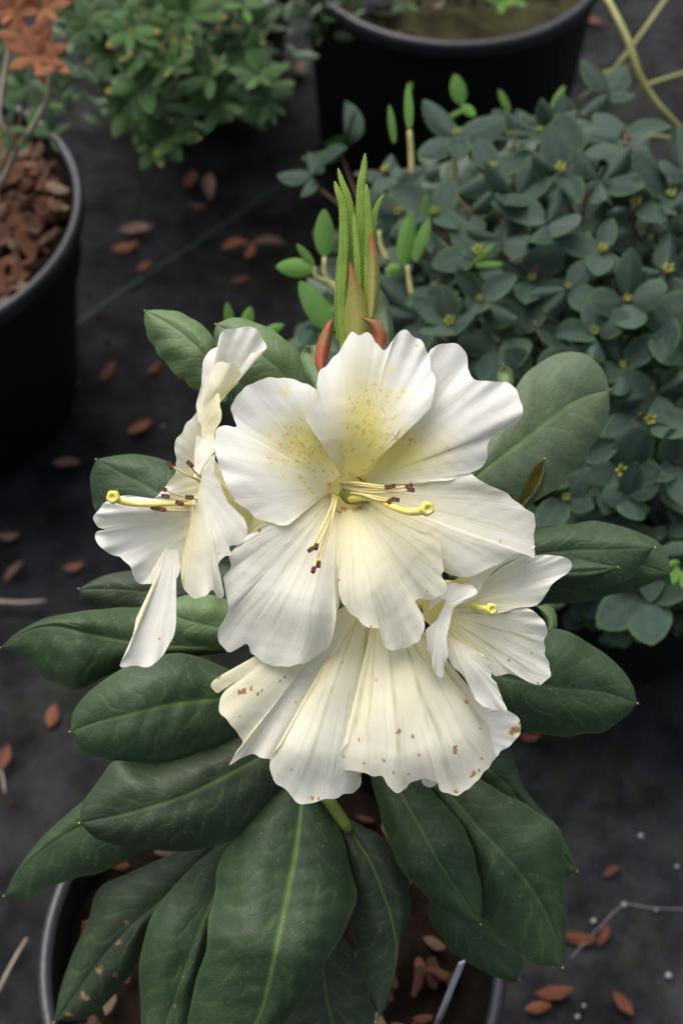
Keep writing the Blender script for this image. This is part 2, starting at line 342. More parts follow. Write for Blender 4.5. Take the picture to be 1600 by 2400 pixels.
def petal(par, pts, base, depth, crop, nu=170, nv=84, ruf=.12, rufn=6, pleat=.02, seed=0, yel=None, vein=.6, red=0, spots=(), specks=0, speckbox=None, side=.0, crump=.03, rim=0., label=None, nprim=9, vw=1., name='petal', jag=2.3):
    E = np.array([crop(*q) for q in pts]); e = cr(E, nu); B0 = np.array([crop(*q) for q in base]); bs = cr(B0, nu)
    r = np.random.RandomState(seed+5); arc = np.r_[0, np.cumsum(np.linalg.norm(np.diff(e, axis=0), axis=1))]
    u = np.linspace(0, 1, nu); v = np.linspace(0, 1, nv)**.92
    ed = e-bs; L = np.linalg.norm(ed, axis=1); L /= L.max()
    e = e + (ed/np.linalg.norm(ed, axis=1)[:, None])*(noise2(arc, u*0, 46, seed+9)*jag*sst(.15, .6, L))[:, None]
    U, V = np.meshgrid(u, v, indexing='ij'); Lr = L[:, None]
    X = bs[:, None, 0]+(e[:, 0]-bs[:, 0])[:, None]*V; Y = bs[:, None, 1]+(e[:, 1]-bs[:, 1])[:, None]*V
    # veins bend gently
    D = depth(X, Y, U, V*Lr)
    rn = noise2(u*rufn, u*0, 1.0, seed+1); D = D+ruf*rn[:, None]*(.25*V**3+.75*V**7)*Lr**1.5+.055*noise2(X, Y, 230, seed+41)*sst(.1, .7, V*Lr)
    D = D+ruf*.38*noise2(u*rufn*2.3, u*0, 1.0, seed+2)[:, None]*(V**6)*Lr
    D = D+(pleat*.28 if pleat > .09 else pleat*.2)*np.cos(U*2*math.pi*nprim)*sst(.05, .3, V)*(1-.5*V)
    D = D+crump*.6*noise2(X, Y, 260, seed+3)*sst(0, .5, V*Lr)+crump*.22*noise2(U*6, V*1.6, 1.6, seed+4)*sst(.1, .8, V*Lr)+crump*.16*noise2(arc[:, None]+0*V, V*60, 44, seed+14)*sst(.55, 1, V)*Lr+crump*.09*noise2(X, Y, 42, seed+15)
    D = D+side*(2*U-1)**4
    D = D+rim*sst(.8, 1, V)*Lr
    P3 = P(X, Y, D)
    vn = np.zeros_like(X)
    def vline(u0, v0, w, amp, wob):
        c = u0+wob*noise2(v*2, v*0, 1., int(abs(u0)*9999)+seed)*sst(v0, 1, v)
        wid = w*(1-.45*v)
        return amp*np.exp(-((U-c[None, :])/wid[None, :])**2)*(sst(v0, v0+.12, v)*(1-.55*sst(.75, 1, v)))[None, :]
    pxu = L.mean()
    for k in range(nprim): vn += vline((k+.5)/nprim+r.uniform(-.02, .02), .05, .0065*vw, 1., .008)
    for k in range(nprim*3): vn += vline((k+r.uniform(.2, .8))/(nprim*3), r.uniform(.3, .6), .0035, .7, .010)
    for k in range(nprim*5): vn += vline((k+r.uniform(.2, .8))/(nprim*5), r.uniform(.55, .85), .0028, .6, .010)
    vn = np.clip(vn, 0, 1)*(vein if vein > .9 else vein*.7)*(.75+.25*noise2(X, Y, 60, seed+20))
    ye = yel(X, Y, U, V*Lr) if yel is not None else np.exp(-V*Lr/.25)
    br = np.zeros_like(X); rd = red*.62*np.exp(-(V*Lr/.03)**2)*sst(-.9, .5, noise2(X, Y, 60, 99))*(.75+.4*noise2(U*5, V*0, 1, seed+31))
    for (sx, sy, sr) in spots:
        sr = sr*.62+.6
        qx, qy = crop(sx, sy); dd = np.hypot(X-qx, (Y-qy)*.8)+.25*sr*noise2(X, Y, 8, int(sx)); br = np.maximum(br, sst(sr*1.35, sr*.5, dd)*r.uniform(.6, 1)); ye = np.maximum(ye, .45*np.exp(-(dd/(1.9*sr))**2))
    if specks:
        bx = speckbox
        for k in range(specks):
            fx = r.normal(bx[0], bx[2]); fy = r.normal(bx[1], bx[3]); qx, qy = crop(fx, fy)
            iu = np.argmin((X-qx)**2+(Y-qy)**2); iu = np.unravel_index(iu, X.shape)
            dx, dy = ed[iu[0]]/np.linalg.norm(ed[iu[0]])
            al = (X-qx)*dx+(Y-qy)*dy; ac = (X-qx)*dy-(Y-qy)*dx
            ln = r.uniform(2.2, 6); a_ = r.uniform(.2, .34)
            rd = np.maximum(rd, a_*np.exp(-(al/ln)**2-(ac/r.uniform(1.8, 2.8))**2))
            ye = np.maximum(ye, .5*np.exp(-((X-qx)**2+(Y-qy)**2)/14**2))
    at = np.stack([np.clip(ye, 0, 1), np.clip(vn, 0, 1), br, np.clip(rd, 0, 1)], -1)
    o = obj(name, P3, grid_faces(nu, nv), M['petal'], par, at)
    if label: o['label'] = label
    return o
def funnel(name, ring_a, ring_b, par, mat, mid=None, n=48, m=16, attr=(.9, .2, 0, .0), fl=1.0):
    """corolla tube: ring = (centre, radius, axis); goes from the throat back to the pedicel"""
    (ca, ra), (cb, rb) = ring_a, ring_b; ca = Vector(ca); cb = Vector(cb); ax = (cb-ca).normalized(); a = ax.orthogonal().normalized(); bb = ax.cross(a)
    V = []
    for i in range(n):
        t = 2*math.pi*i/n; rb_ = 1+.05*math.cos(5*t)
        for j in range(m):
            f = j/(m-1); q = ca.lerp(cb, f); rr = (ra+(rb-ra)*f**fl)*rb_; V.append(tuple(q+(a*math.cos(t)+bb*math.sin(t))*rr))
    at = np.tile(np.array(attr), (n*m, 1)); f = np.tile(np.linspace(0, 1, m), n); at[:, 3] = np.clip(attr[3]*(1-0*f), 0, 1)
    return obj(name, V, grid_faces(n, m, True), mat, par, at)

# ---- main flower
T = np.array(c1(722, 795))
def fmain(off=0, tilt=(0, 0), ridge=None):
    def f(X, Y, U, V):
        dx, dy = X-T[0], Y-T[1]; r = np.hypot(dx, dy)
        D = 44.9+3.0*np.exp(-r/75)+.9*(r/430)**3.0+.0009*dy+off+tilt[0]*dx/400+tilt[1]*dy/400
        if ridge is not None: D = D-ridge[0]*np.exp(-((U-ridge[1])/ridge[2])**2)*sst(.15, .7, V)
        return D
    return f
fl1 = funnel('flower', (P(*c1(720, 795), 46.6), .0068), (P(*c1(735, 1000), 50.6), .0035), plant, M['petal'], attr=(1., .7, 0, .09))
fl1['label'] = 'fully open creamy white flower facing the viewer at the centre of the truss'
def yb(r0, amp=1.): return lambda X, Y, U, V: .07+1.0*amp*np.exp(-np.hypot(X-T[0], Y-T[1])/r0)
def yA(X, Y, U, V):
    x0, y0 = c1(790, 560); return np.clip(.85*np.exp(-((X-x0)/62)**2-((Y-y0)/150)**2)+.6*np.exp(-np.hypot(X-T[0], Y-T[1])/90), 0, 1)
A = [(694, 715), (700, 660), (706, 610), (700, 577), (660, 571), (612, 578), (576, 536), (552, 482), (586, 442), (603, 402), (595, 350), (610, 300), (660, 250), (700, 195), (735, 142), (765, 152), (800, 138), (825, 155), (840, 187), (870, 210), (905, 172), (930, 135), (965, 133), (1005, 160), (1040, 200), (1055, 240), (1066, 290), (1078, 340), (1072, 400), (1060, 452), (1030, 470), (990, 474), (950, 510), (915, 560), (880, 610), (840, 670), (795, 715)]
petal(fl1, A, [(692, 740), (735, 722), (785, 735)], fmain(-.58, ridge=(-.30, .52, .16)), c1, 230, 110, .20, 7, .012, 1, yA, .22, .4, specks=95, speckbox=(815, 510, 62, 95), spots=[(1002, 190, 4)], crump=.05, side=.10)
Bp = [(785, 722), (850, 640), (915, 540), (985, 450), (1035, 350), (1052, 270), (1055, 215), (1100, 190), (1150, 180), (1195, 205), (1211, 245), (1222, 312), (1270, 335), (1330, 338), (1380, 347), (1415, 385), (1437, 440), (1430, 490), (1385, 522), (1332, 547), (1298, 592), (1292, 650), (1265, 690), (1215, 714), (1150, 738), (1060, 750), (950, 756), (860, 758), (805, 762)]
def yB(X, Y, U, V):
    x0, y0 = c1(900, 620); return np.clip(.75*np.exp(-((X-x0)/120)**2-((Y-y0)/60)**2)+.6*np.exp(-np.hypot(X-T[0], Y-T[1])/110), 0, 1)
petal(fl1, Bp, [(768, 728), (800, 765)], fmain(.05, ridge=(.24, .58, .13)), c1, 210, 100, .20, 6, .02, 2, yB, .45, .5, specks=26, speckbox=(985, 545, 55, 45), crump=.05)
Cp = [(800, 750), (860, 748), (950, 742), (1060, 735), (1150, 722), (1200, 708), (1240, 724), (1300, 765), (1365, 790), (1400, 820), (1450, 860), (1480, 882), (1491, 920), (1480, 970), (1484, 1010), (1486, 1058), (1440, 1040), (1390, 1058), (1330, 1085), (1270, 1118), (1210, 1137), (1150, 1128), (1110, 1108), (1060, 1040), (1000, 960), (920, 900), (840, 860)]
petal(fl1, Cp, [(792, 755), (800, 800), (792, 842)], fmain(.12, ridge=(.48, .62, .13)), c1, 210, 100, .20, 5, .03, 3, yb(150, .7), .75, .5, spots=[(1345, 991, 5), (1172, 715, 6)], crump=.045)
Dp = [(800, 838), (880, 890), (950, 935), (1000, 958), (1050, 955), (1090, 985), (1110, 1040), (1113, 1100), (1105, 1130), (1124, 1165), (1125, 1192), (1100, 1215), (1060, 1228), (1012, 1228), (990, 1250), (1020, 1275), (1035, 1320), (1030, 1365), (990, 1410), (930, 1430), (882, 1428), (861, 1390), (855, 1352), (800, 1340), (750, 1300), (710, 1260), (690, 1215), (682, 1150), (676, 1050), (680, 950), (700, 868)]
petal(fl1, Dp, [(795, 830), (748, 858), (700, 850)], fmain(-.42, ridge=(.3, .62, .14)), c1, 210, 100, .22, 7, .03, 4, yb(170, .55), .75, .6, spots=[(685, 1150, 5), (1046, 1193, 3), (830, 1347, 5), (815, 1341, 4), (846, 1350, 3)], crump=.05)
Ep = [(702, 862), (690, 950), (688, 1050), (690, 1150), (691, 1230), (677, 1290), (667, 1350), (655, 1402), (620, 1440), (560, 1480), (500, 1500), (430, 1500), (370, 1480), (335, 1450), (315, 1407), (270, 1432), (230, 1440), (198, 1400), (195, 1350), (225, 1300), (238, 1250), (226, 1200), (215, 1147), (245, 1095), (238, 1050), (270, 1010), (310, 970), (350, 937), (400, 922), (460, 905), (520, 870), (600, 820), (650, 800)]
petal(fl1, Ep, [(700, 852), (668, 838), (650, 790)], fmain(0, ridge=(.5, .36, .13)), c1, 230, 110, .24, 7, .03, 5, yb(120, .5), .85, .5, spots=[(362, 948, 5)], crump=.05, nprim=10)
Fp = [(652, 800), (590, 815), (548, 850), (505, 903), (465, 925), (400, 915), (350, 895), (310, 860), (275, 830), (235, 770), (205, 700), (186, 640), (178, 580), (190, 540), (222, 518), (263, 521), (256, 482), (248, 450), (275, 400), (320, 355), (400, 322), (470, 325), (530, 340), (590, 370), (640, 430), (670, 500), (700, 570), (705, 640), (700, 715)]
def yF(X, Y, U, V):
    x0, y0 = c1(560, 590); return np.clip(.8*np.exp(-((X-x0)/90)**2-((Y-y0)/62)**2)+.75*np.exp(-np.hypot(X-T[0], Y-T[1])/80), 0, 1)
petal(fl1, Fp, [(650, 795), (655, 755), (694, 722)], fmain(-.12, ridge=(-.35, .50, .17)), c1, 230, 110, .16, 6, .018, 6, yF, .40, .5, specks=85, speckbox=(545, 620, 60, 70), spots=[(258, 462, 3)], crump=.05)

def stigma(par, c, axis, r, name='stigma'):
    axis = Vector(axis).normalized(); a = axis.orthogonal().normalized(); b = axis.cross(a); prof = [(.01, -1.0), (.6, -.9), (.9, -.5), (1, 0), (.93, .45), (.72, .72), (.5, .74), (.34, .55), (.22, .30), (.01, .22)]
    n = 24; V = []; F = []; m = len(prof)
    for i in range(n):
        t = 2*math.pi*i/n; k = 1+.07*math.cos(5*t)
        for rr, z in prof: V.append(Vector(c)+(a*math.cos(t)*rr*k+b*math.sin(t)*rr*k)*r+axis*z*r*.85)
    for i in range(n):
        for j in range(m-1): F.append((i*m+j, i*m+j+1, ((i+1) % n)*m+j+1, ((i+1) % n)*m+j))
    return obj_poly(name, V, F, M['style'], par)
def anther(par, c, d, L=.0026, r=.0010):
    """two brown lobes side by side with dark open pores"""
    c = Vector(c); d = Vector(d).normalized(); s = d.cross(Vector((0, -CP, SP))).normalized()
    V = []; F = []; mi = []
    for sg in (-1, 1):
        pts = [c+s*sg*r*.75+d*(t-.5)*L for t in (0, .08, .25, .5, .75, .92, 1)]
        v, f = tube_geo([tuple(p) for p in pts], [r*.35, r*.8, r*1.02, r, r*.98, r*.85, r*.45], 8); o = len(V); V += v
        F += [tuple(o+i for i in q) for q in f]; mi += [1 if (k//8 >= 4) else 0 for k in range(len(f)-2)]+[0, 1]
    return obj_poly('anther', V, F, [M['anther'], M['pollen']], par, midx=mi)
TC = Vector((0, -CP, SP))
def stamen(par, pts, crop, ad, r=.00040, L=.0024):
    q = px3(pts, crop); tube('filament', q, [r*1.3, r, r*.8], M['filament'], par, 8, 20)
    e = Vector(q[-1]); a = Vector(P(*crop(pts[-1][0]+ad[0], pts[-1][1]+ad[1]), pts[-1][2]))-e
    if a.length < 1e-6: a = Vector((1, 0, 0))
    anther(par, e, a, L, .00042)
st = px3([(700, 795, 47.2), (760, 800, 46.2), (790, 812, 45.6)], c1)
tube('ovary', st, [.0012, .0036, .0034, .0018], M['ovary'], fl1, 16, 14)
st = px3([(735, 815, 46.2), (790, 812, 45.2), (840, 818, 44.6), (905, 850, 43.8), (970, 870, 43.2), (1030, 866, 42.9)], c1)
tube('style', st, [.0015, .0011, .0010, .00095, .0010, .0013], M['style'], fl1, 12, 30)
stigma(fl1, P(*c1(1045, 858), 42.85), Vector((.25, -CP, SP)), .0023)
for sp_ in (([(690, 752, 46.6), (760, 752, 45.3), (830, 762, 44.4), (888, 768, 43.9)], (10, -2)),
            ([(700, 760, 46.6), (790, 765, 45.2), (880, 775, 44.2), (902, 766, 43.7)], (10, -3)),
            ([(700, 765, 46.6), (800, 780, 45.1), (900, 775, 44.1), (972, 764, 43.6)], (10, -3)),
            ([(700, 770, 46.6), (800, 790, 45.0), (900, 790, 44.1), (980, 780, 43.5)], (10, 2)),
            ([(710, 790, 46.6), (780, 800, 45.0), (850, 822, 44.2), (897, 825, 43.8)], (10, -6)),
            ([(710, 790, 46.6), (790, 800, 45.0), (870, 815, 44.2), (918, 820, 43.8)], (10, 3)),
            ([(668, 800, 46.4), (655, 850, 45.2), (625, 920, 44.4), (572, 1024, 43.9)], (-8, 6)),
            ([(672, 800, 46.4), (660, 860, 45.2), (635, 940, 44.4), (594, 1012, 43.8)], (-2, 10)),
            ([(680, 805, 46.4), (668, 860, 45.2), (640, 970, 44.4), (603, 1084, 43.8)], (-1, 10)),
            ([(675, 805, 46.4), (655, 870, 45.2), (625, 980, 44.4), (583, 1107, 43.8)], (-3, 10))):
    stamen(fl1, sp_[0], c1, sp_[1])

# ---- left flower (faces left)
LC = c2(800, 1250)
fl2 = funnel('flower', (P(*c2(900, 1270), 47.0), .0085), (P(*c2(1500, 1450), 50.6), .0030), plant, M['petal'], attr=(.5, .3, 0, .0))
fl2['label'] = 'creamy white flower in profile facing left, its yellow style reaching over a lobe'
def fld(D0, gx=0, gy=0, cx=800, cy=1250, k=0, kc=None, ridge=None, crop=c2, curv=0):
    X0, Y0 = crop(cx, cy)
    def f(X, Y, U, V):
        D = D0+gx*(X-X0)/100+gy*(Y-Y0)/100+k*(2*U-1)**2*V+curv*((X-X0)/100)**2
        if ridge is not None: D = D-ridge[0]*np.exp(-((U-ridge[1])/ridge[2])**2)*sst(.1, .6, V)
        return D
    return f
cy_ = lambda a, l: (lambda X, Y, U, V: a*np.exp(-V/l))
# back right strip
petal(fl2, [(905, 960), (960, 1040), (1010, 1120), (1100, 1250), (1180, 1330), (1232, 1368), (1222, 1425), (1170, 1445), (1130, 1450), (1090, 1400), (1000, 1280)], [(850, 1000), (850, 1250)], fld(47.3, .15), c2, 90, 40, .05, 3, .02, 20, lambda X, Y, U, V: .45+0*X, .3)
# inner back wall
petal(fl2, [(830, 660), (790, 730), (745, 765), (700, 840), (676, 920), (680, 1000), (688, 1060), (640, 1120), (600, 1180), (545, 1238), (600, 1270), (700, 1280), (780, 1285)], [(880, 900), (860, 1250)], fld(47.2, .25, .05, ridge=(.3, .3, .15)), c2, 120, 60, .10, 4, .04, 21, cy_(.5, .5), .4)
# rear top lobe
petal(fl2, [(815, 700), (812, 640), (832, 560), (850, 500), (847, 430), (858, 365), (895, 315), (950, 295), (952, 230), (985, 190), (1050, 182), (1120, 172), (1180, 195), (1212, 240), (1243, 297), (1190, 330), (1120, 336), (1085, 375), (1045, 405), (990, 480), (930, 600), (900, 700)], [(820, 760), (870, 760)], fld(46.9, .0, -.1, ridge=(.35, .35, .12), cx=900, cy=500), c2, 150, 80, .22, 5, .03, 22, cy_(.3, .3), .35, crump=.06)
# twisted front of the top lobe
petal(fl2, [(815, 700), (812, 640), (845, 560), (880, 470), (915, 410), (975, 385), (1045, 400), (1078, 440), (1075, 480), (1060, 500), (1072, 513), (1040, 526), (1000, 524), (950, 560), (905, 610), (870, 670)], [(825, 740), (850, 740)], fld(46.3, -.1, -.05, ridge=(.45, .45, .2), cx=900, cy=500), c2, 120, 60, .14, 4, .02, 23, lambda X, Y, U, V: .42*np.exp(-((U-.75)/.25)**2)+.15, .2)
# front of the upper lobe
petal(fl2, [(830, 740), (870, 655), (905, 612), (945, 585), (956, 660), (962, 740), (932, 800), (918, 870), (932, 930), (885, 980), (850, 1030), (802, 1100), (800, 950), (815, 830)], [(842, 780), (842, 860)], fld(46.1, -.25, 0, cx=850, cy=850, ridge=(.3, .5, .3)), c2, 120, 50, .10, 3, .02, 24, lambda X, Y, U, V: .38*np.exp(-((U-.3)/.2)**2)+.1, .25)
# tongue under the style
petal(fl2, [(780, 1235), (700, 1238), (620, 1240), (520, 1240), (440, 1212), (370, 1205), (300, 1228), (240, 1258), (200, 1308), (184, 1352), (200, 1398), (252, 1415), (205, 1428), (195, 1480), (230, 1530), (300, 1573), (365, 1588), (410, 1650), (432, 1720), (470, 1741), (530, 1746), (600, 1742), (670, 1730), (720, 1640), (750, 1500), (770, 1420)], [(860, 1230), (860, 1300), (840, 1420)], fld(45.6, .12, .10, cx=500, cy=1350, ridge=(.45, .33, .09)), c2, 200, 90, .26, 8, .05, 25, cy_(.5, .35), .55, crump=.06, nprim=8, spots=[(597, 1577, 4)])
# hanging lobe
petal(fl2, [(575, 1605), (545, 1660), (535, 1710), (540, 1770), (492, 1868), (447, 1950), (430, 2030), (402, 2140), (345, 2240), (400, 2250), (480, 2256), (550, 2236), (612, 2170), (665, 2080), (686, 2000), (688, 1920), (680, 1850), (664, 1745), (700, 1700), (715, 1640)], [(640, 1500), (700, 1540)], fld(45.3, .25, -.38, cx=600, cy=1800, ridge=(.25, .3, .12)), c2, 150, 90, .12, 4, .03, 26, lambda X, Y, U, V: .3*np.exp(-((U-.25)/.1)**2)+.08, .35, spots=[(583, 2083, 3.5)])
# broad front lobe
petal(fl2, [(870, 1010), (900, 975), (925, 955), (920, 1060), (962, 1140), (1000, 1240), (1060, 1300), (1100, 1342), (1122, 1410), (1110, 1470), (1070, 1510), (1014, 1520), (1026, 1572), (990, 1588), (950, 1620), (926, 1700), (952, 1740), (978, 1790), (968, 1836), (940, 1830), (912, 1785), (870, 1815), (795, 1832), (740, 1780), (717, 1700), (715, 1620), (740, 1500), (762, 1420), (780, 1330), (792, 1210)], [(850, 1060), (820, 1200)], fld(45.4, -.12, .05, cx=900, cy=1400, ridge=(.35, .55, .2), curv=.25), c2, 210, 100, .22, 7, .03, 27, lambda X, Y, U, V: .40*np.exp(-((U-.85)/.18)**2)*np.exp(-((V-.4)/.5)**2)+.12, .3, crump=.07, spots=[(950, 1560, 4)])
st = px3([(900, 1262, 46.6), (700, 1258, 45.3), (520, 1262, 44.8), (420, 1255, 44.7), (345, 1238, 44.6), (315, 1222, 44.6)], c2)
tube('style', st, [.0009, .0008, .0008, .0008, .0009, .0012], M['style'], fl2, 12, 30)
stigma(fl2, P(*c2(303, 1216), 44.5), Vector((-.15, -CP, SP)), .0022)
for sp_ in (([(850, 1130, 46.6), (790, 1095, 45.6), (720, 1062, 45.3), (650, 1020, 45.1)], (-10, -16)), ([(850, 1100, 46.6), (800, 1060, 45.5), (773, 1013, 45.2)], (-8, -8)),
            ([(850, 1240, 46.6), (720, 1210, 45.4), (606, 1165, 45.0)], (-12, -5)), ([(850, 1240, 46.6), (720, 1235, 45.4), (622, 1210, 45.0)], (-12, -2)),
            ([(850, 1240, 46.6), (800, 1225, 45.2), (770, 1215, 45.0)], (-12, 0)), ([(850, 1260, 46.6), (780, 1265, 45.2), (708, 1252, 44.9)], (-12, -4)),
            ([(850, 1290, 46.6), (720, 1300, 45.3), (600, 1290, 44.9)], (-12, -2)), ([(850, 1285, 46.6), (700, 1298, 45.3), (556, 1282, 44.9)], (-12, -3))):
    stamen(fl2, sp_[0], c2, sp_[1], L=.0028)

# ---- bottom flower (hangs, seen from outside)
fl3 = funnel('flower', (P(*c6(745, 110), 47.6), .0095), (P(*c6(730, -80), 50.8), .0030), plant, M['petal'], attr=(.7, .3, 0, .0))
fl3['label'] = 'hanging creamy white flower seen from outside, ribbed and spotted with brown, at the bottom of the truss'
def cone(D0, xc, k, gx=0, lift=0, w=330, rib=0):
    def f(X, Y, U, V):
        x0, y0 = c6(xc, 150); dy = (Y-y0)/100; x0 = x0+gx*np.clip(dy, 0, 9)*100; q = (X-x0)/100/(.55+.42*np.clip(dy, 0, 9))
        return D0+1.3*np.exp(-np.clip(dy, 0, 9)/1.3)-.15*np.clip(dy, 0, 9)+k*np.abs(q)**2.2*(.5+.16*np.clip(dy, 0, 9))+lift*sst(.75, 1.0, V)
    return f
spK2 = [(845, 635, 8), (838, 640, 5), (900, 656, 5), (1073, 715, 9), (1073, 700, 7), (927, 730, 4.5), (702, 764, 4), (783, 754, 4), (822, 804, 4), (1150, 805, 7), (1170, 795, 6), (1138, 820, 5), (1075, 882, 9), (1120, 512, 7), (1250, 677, 5), (680, 668, 5), (1175, 622, 4), (618, 738, 5), (883, 812, 4), (752, 426, 3), (1182, 745, 3), (998, 850, 4)]
# right rear lobe
petal(fl3, [(1150, 500), (1215, 540), (1290, 550), (1330, 580), (1342, 620), (1320, 670), (1268, 712), (1235, 735), (1180, 700)], [(1050, 560), (1080, 640)], fld(47.2, .0, 0, crop=c6), c6, 90, 40, .08, 3, .01, 30, cy_(.1, .3), .35, spots=[(1310, 633, 11), (1328, 628, 11), (1298, 640, 6), (1338, 600, 6)])
petal(fl3, [(930, 820), (945, 850), (970, 862), (1000, 850), (1020, 810)], [(940, 700), (1000, 700)], fld(47.6, 0, 0, crop=c6), c6, 40, 20, .02, 2, .0, 35, cy_(.1, .3), .2)
# left rear lobe
petal(fl3, [(640, 200), (560, 290), (480, 345), (400, 372), (320, 356), (240, 355), (170, 380), (110, 410), (80, 442), (108, 476), (142, 450), (116, 500), (114, 545), (150, 605), (208, 668), (180, 720), (152, 772), (200, 745), (250, 730), (322, 750), (345, 712), (400, 650), (450, 590), (520, 480), (600, 300)], [(690, 90), (700, 70)], fld(46.4, .0, .05, cx=400, cy=500, crop=c6, ridge=(.30, .5, .15), curv=.02), c6, 210, 100, .22, 7, .03, 31, lambda X, Y, U, V: .22*np.exp(-((U-.4)/.15)**2)+.2*np.exp(-V/.3)+.1, .4, crump=.06,
      spots=[(195, 475, 9), (212, 470, 9), (240, 460, 7), (268, 480, 6), (285, 468, 5), (360, 430, 5), (378, 412, 4), (228, 440, 3), (196, 576, 4), (110, 412, 6), (425, 518, 3)])
# front left lobe
petal(fl3, [(665, 130), (632, 200), (600, 320), (530, 470), (455, 590), (385, 668), (330, 728), (318, 790), (342, 842), (390, 882), (430, 925), (480, 935), (530, 916), (592, 905), (620, 888), (660, 885), (688, 850), (690, 805), (700, 700), (735, 560), (750, 400), (745, 250)], [(680, 60), (745, 50)], cone(45.9, 690, 1.5, gx=-.42, lift=.5), c6, 210, 110, .16, 6, .10, 32, lambda X, Y, U, V: .58*np.exp(-V/.5)+.2*np.exp(-((U-.3)/.12)**2), .95, crump=.045, nprim=7, vw=1.5, spots=[(490, 906, 8), (518, 908, 4), (690, 815, 6), (612, 355, 3), (405, 790, 2.5), (360, 700, 2.5)])
# front right lobe
petal(fl3, [(735, 120), (738, 250), (742, 400), (722, 560), (692, 640), (640, 680), (610, 720), (607, 790), (660, 798), (740, 810), (780, 822), (802, 862), (840, 885), (870, 870), (890, 842), (945, 828), (1000, 846), (1012, 876), (1052, 892), (1102, 885), (1160, 840), (1202, 790), (1240, 730), (1260, 690), (1250, 630), (1215, 560), (1160, 520), (1100, 495), (1050, 450), (995, 405), (945, 340), (905, 270), (880, 150)], [(740, 50), (835, 60)], cone(45.35, 800, 1.4, gx=.12, lift=.5), c6, 240, 120, .18, 8, .11, 33, lambda X, Y, U, V: .56*np.exp(-V/.45)+.08, .95, crump=.045, nprim=8, vw=1.5, spots=spK2)

# ---- right flower (faces right and down)
fl4 = funnel('flower', (P(*c6(1120, 130), 48.2), .0095), (P(*c6(900, 60), 50.6), .0040), plant, M['petal'], attr=(.75, .2, 0, .0))
fl4['label'] = 'small half open creamy white flower at the right of the truss, facing right'
# outer tube side seen between the lobes
petal(fl4, [(905, 130), (960, 105), (1040, 100), (1080, 60), (1125, -10), (1180, -10), (1210, 40), (1180, 110), (1100, 160), (1040, 210), (990, 215), (940, 175)], [(940, 60), (945, 100)], fld(47.0, 0, 0, crop=c6), c6, 90, 40, .03, 3, .02, 40, lambda X, Y, U, V: .62+0*X, .2)
petal(fl4, [(1040, 150), (1060, 90), (1090, 30), (1130, 10), (1180, 30)], [(1100, 180), (1190, 110)], fld(47.6, 0, 0, crop=c6), c6, 60, 40, .03, 3, .02, 41, lambda X, Y, U, V: .5+0*X, .2)
petal(fl4, [(520, 1490), (560, 1450), (640, 1395), (735, 1352), (790, 1352), (850, 1345), (900, 1350), (960, 1365), (983, 1392), (972, 1432), (920, 1470), (880, 1502), (850, 1542), (826, 1590), (770, 1617), (700, 1622), (620, 1640), (540, 1640), (450, 1660)], [(400, 1560), (395, 1640)], fld(46.4, .15, -.1, cx=650, cy=1500, crop=c3, ridge=(-.25, .45, .2)), c3, 170, 80, .14, 5, .04, 42, cy_(.45, .5), .6)
petal(fl4, [(1075, 110), (1120, 125), (1180, 150), (1250, 152), (1330, 130), (1380, 137), (1430, 180), (1447, 232), (1438, 300), (1455, 360), (1463, 402), (1440, 432), (1412, 446), (1380, 436), (1330, 412), (1280, 402), (1240, 410), (1218, 382), (1212, 342), (1160, 330), (1100, 302), (1045, 262)], [(1055, 130), (1030, 200)], fld(46.3, .1, .12, cx=1200, cy=260, crop=c6, ridge=(-.3, .5, .25)), c6, 190, 90, .16, 7, .05, 43, cy_(.6, .45), 1.3, nprim=8, vw=1.5, spots=[(1293, 343, 3), (1385, 315, 2.5), (1412, 438, 4)])
petal(fl4, [(1060, 262), (1100, 290), (1140, 318), (1210, 338), (1221, 392), (1216, 430), (1245, 440), (1256, 482), (1283, 546), (1250, 551), (1200, 536), (1160, 512), (1130, 452), (1100, 402), (1065, 370), (1044, 330), (1052, 300), (1035, 268)], [(1040, 240), (1030, 235)], fld(46.1, .1, .15, cx=1150, cy=400, crop=c6, ridge=(.2, .5, .2)), c6, 170, 80, .18, 6, .03, 44, cy_(.35, .4), .35)
# curled rim in front
petal(fl4, [(790, 1298), (765, 1335), (735, 1352), (690, 1367), (620, 1397), (560, 1445), (520, 1495), (490, 1555), (440, 1590), (400, 1600), (400, 1560), (430, 1500), (470, 1440), (540, 1400), (600, 1380), (655, 1358), (700, 1322), (750, 1300)], [(560, 1400), (480, 1490)], fld(45.9, -.1, 0, cx=600, cy=1450, crop=c3, k=.1), c3, 140, 40, .10, 5, .01, 45, cy_(.15, .4), .1)
petal(fl4, [(960, 140), (985, 80), (1010, 48), (1050, 28), (1100, 33), (1150, 40), (1158, 70), (1110, 100), (1068, 130), (1052, 190), (1040, 255), (1045, 320), (1030, 360), (1026, 408), (1006, 416), (985, 382), (976, 332), (960, 290), (952, 220)], [(1040, 90), (1000, 180)], fld(45.6, -.05, .0, cx=1010, cy=200, crop=c6, k=.25, ridge=(.2, .4, .2)), c6, 170, 70, .16, 8, .02, 46, cy_(.12, .4), .15, crump=.06)
st = px3([(1060, 100, 47.6), (1120, 112, 46.6), (1170, 128, 45.9), (1215, 136, 45.5)], c6)
tube('style', st, [.0010, .0010, .0010, .0011], M['style'], fl4, 10, 20)
stigma(fl4, P(*c6(1221, 135), 45.4), Vector((.2, -CP, SP)), .0020)

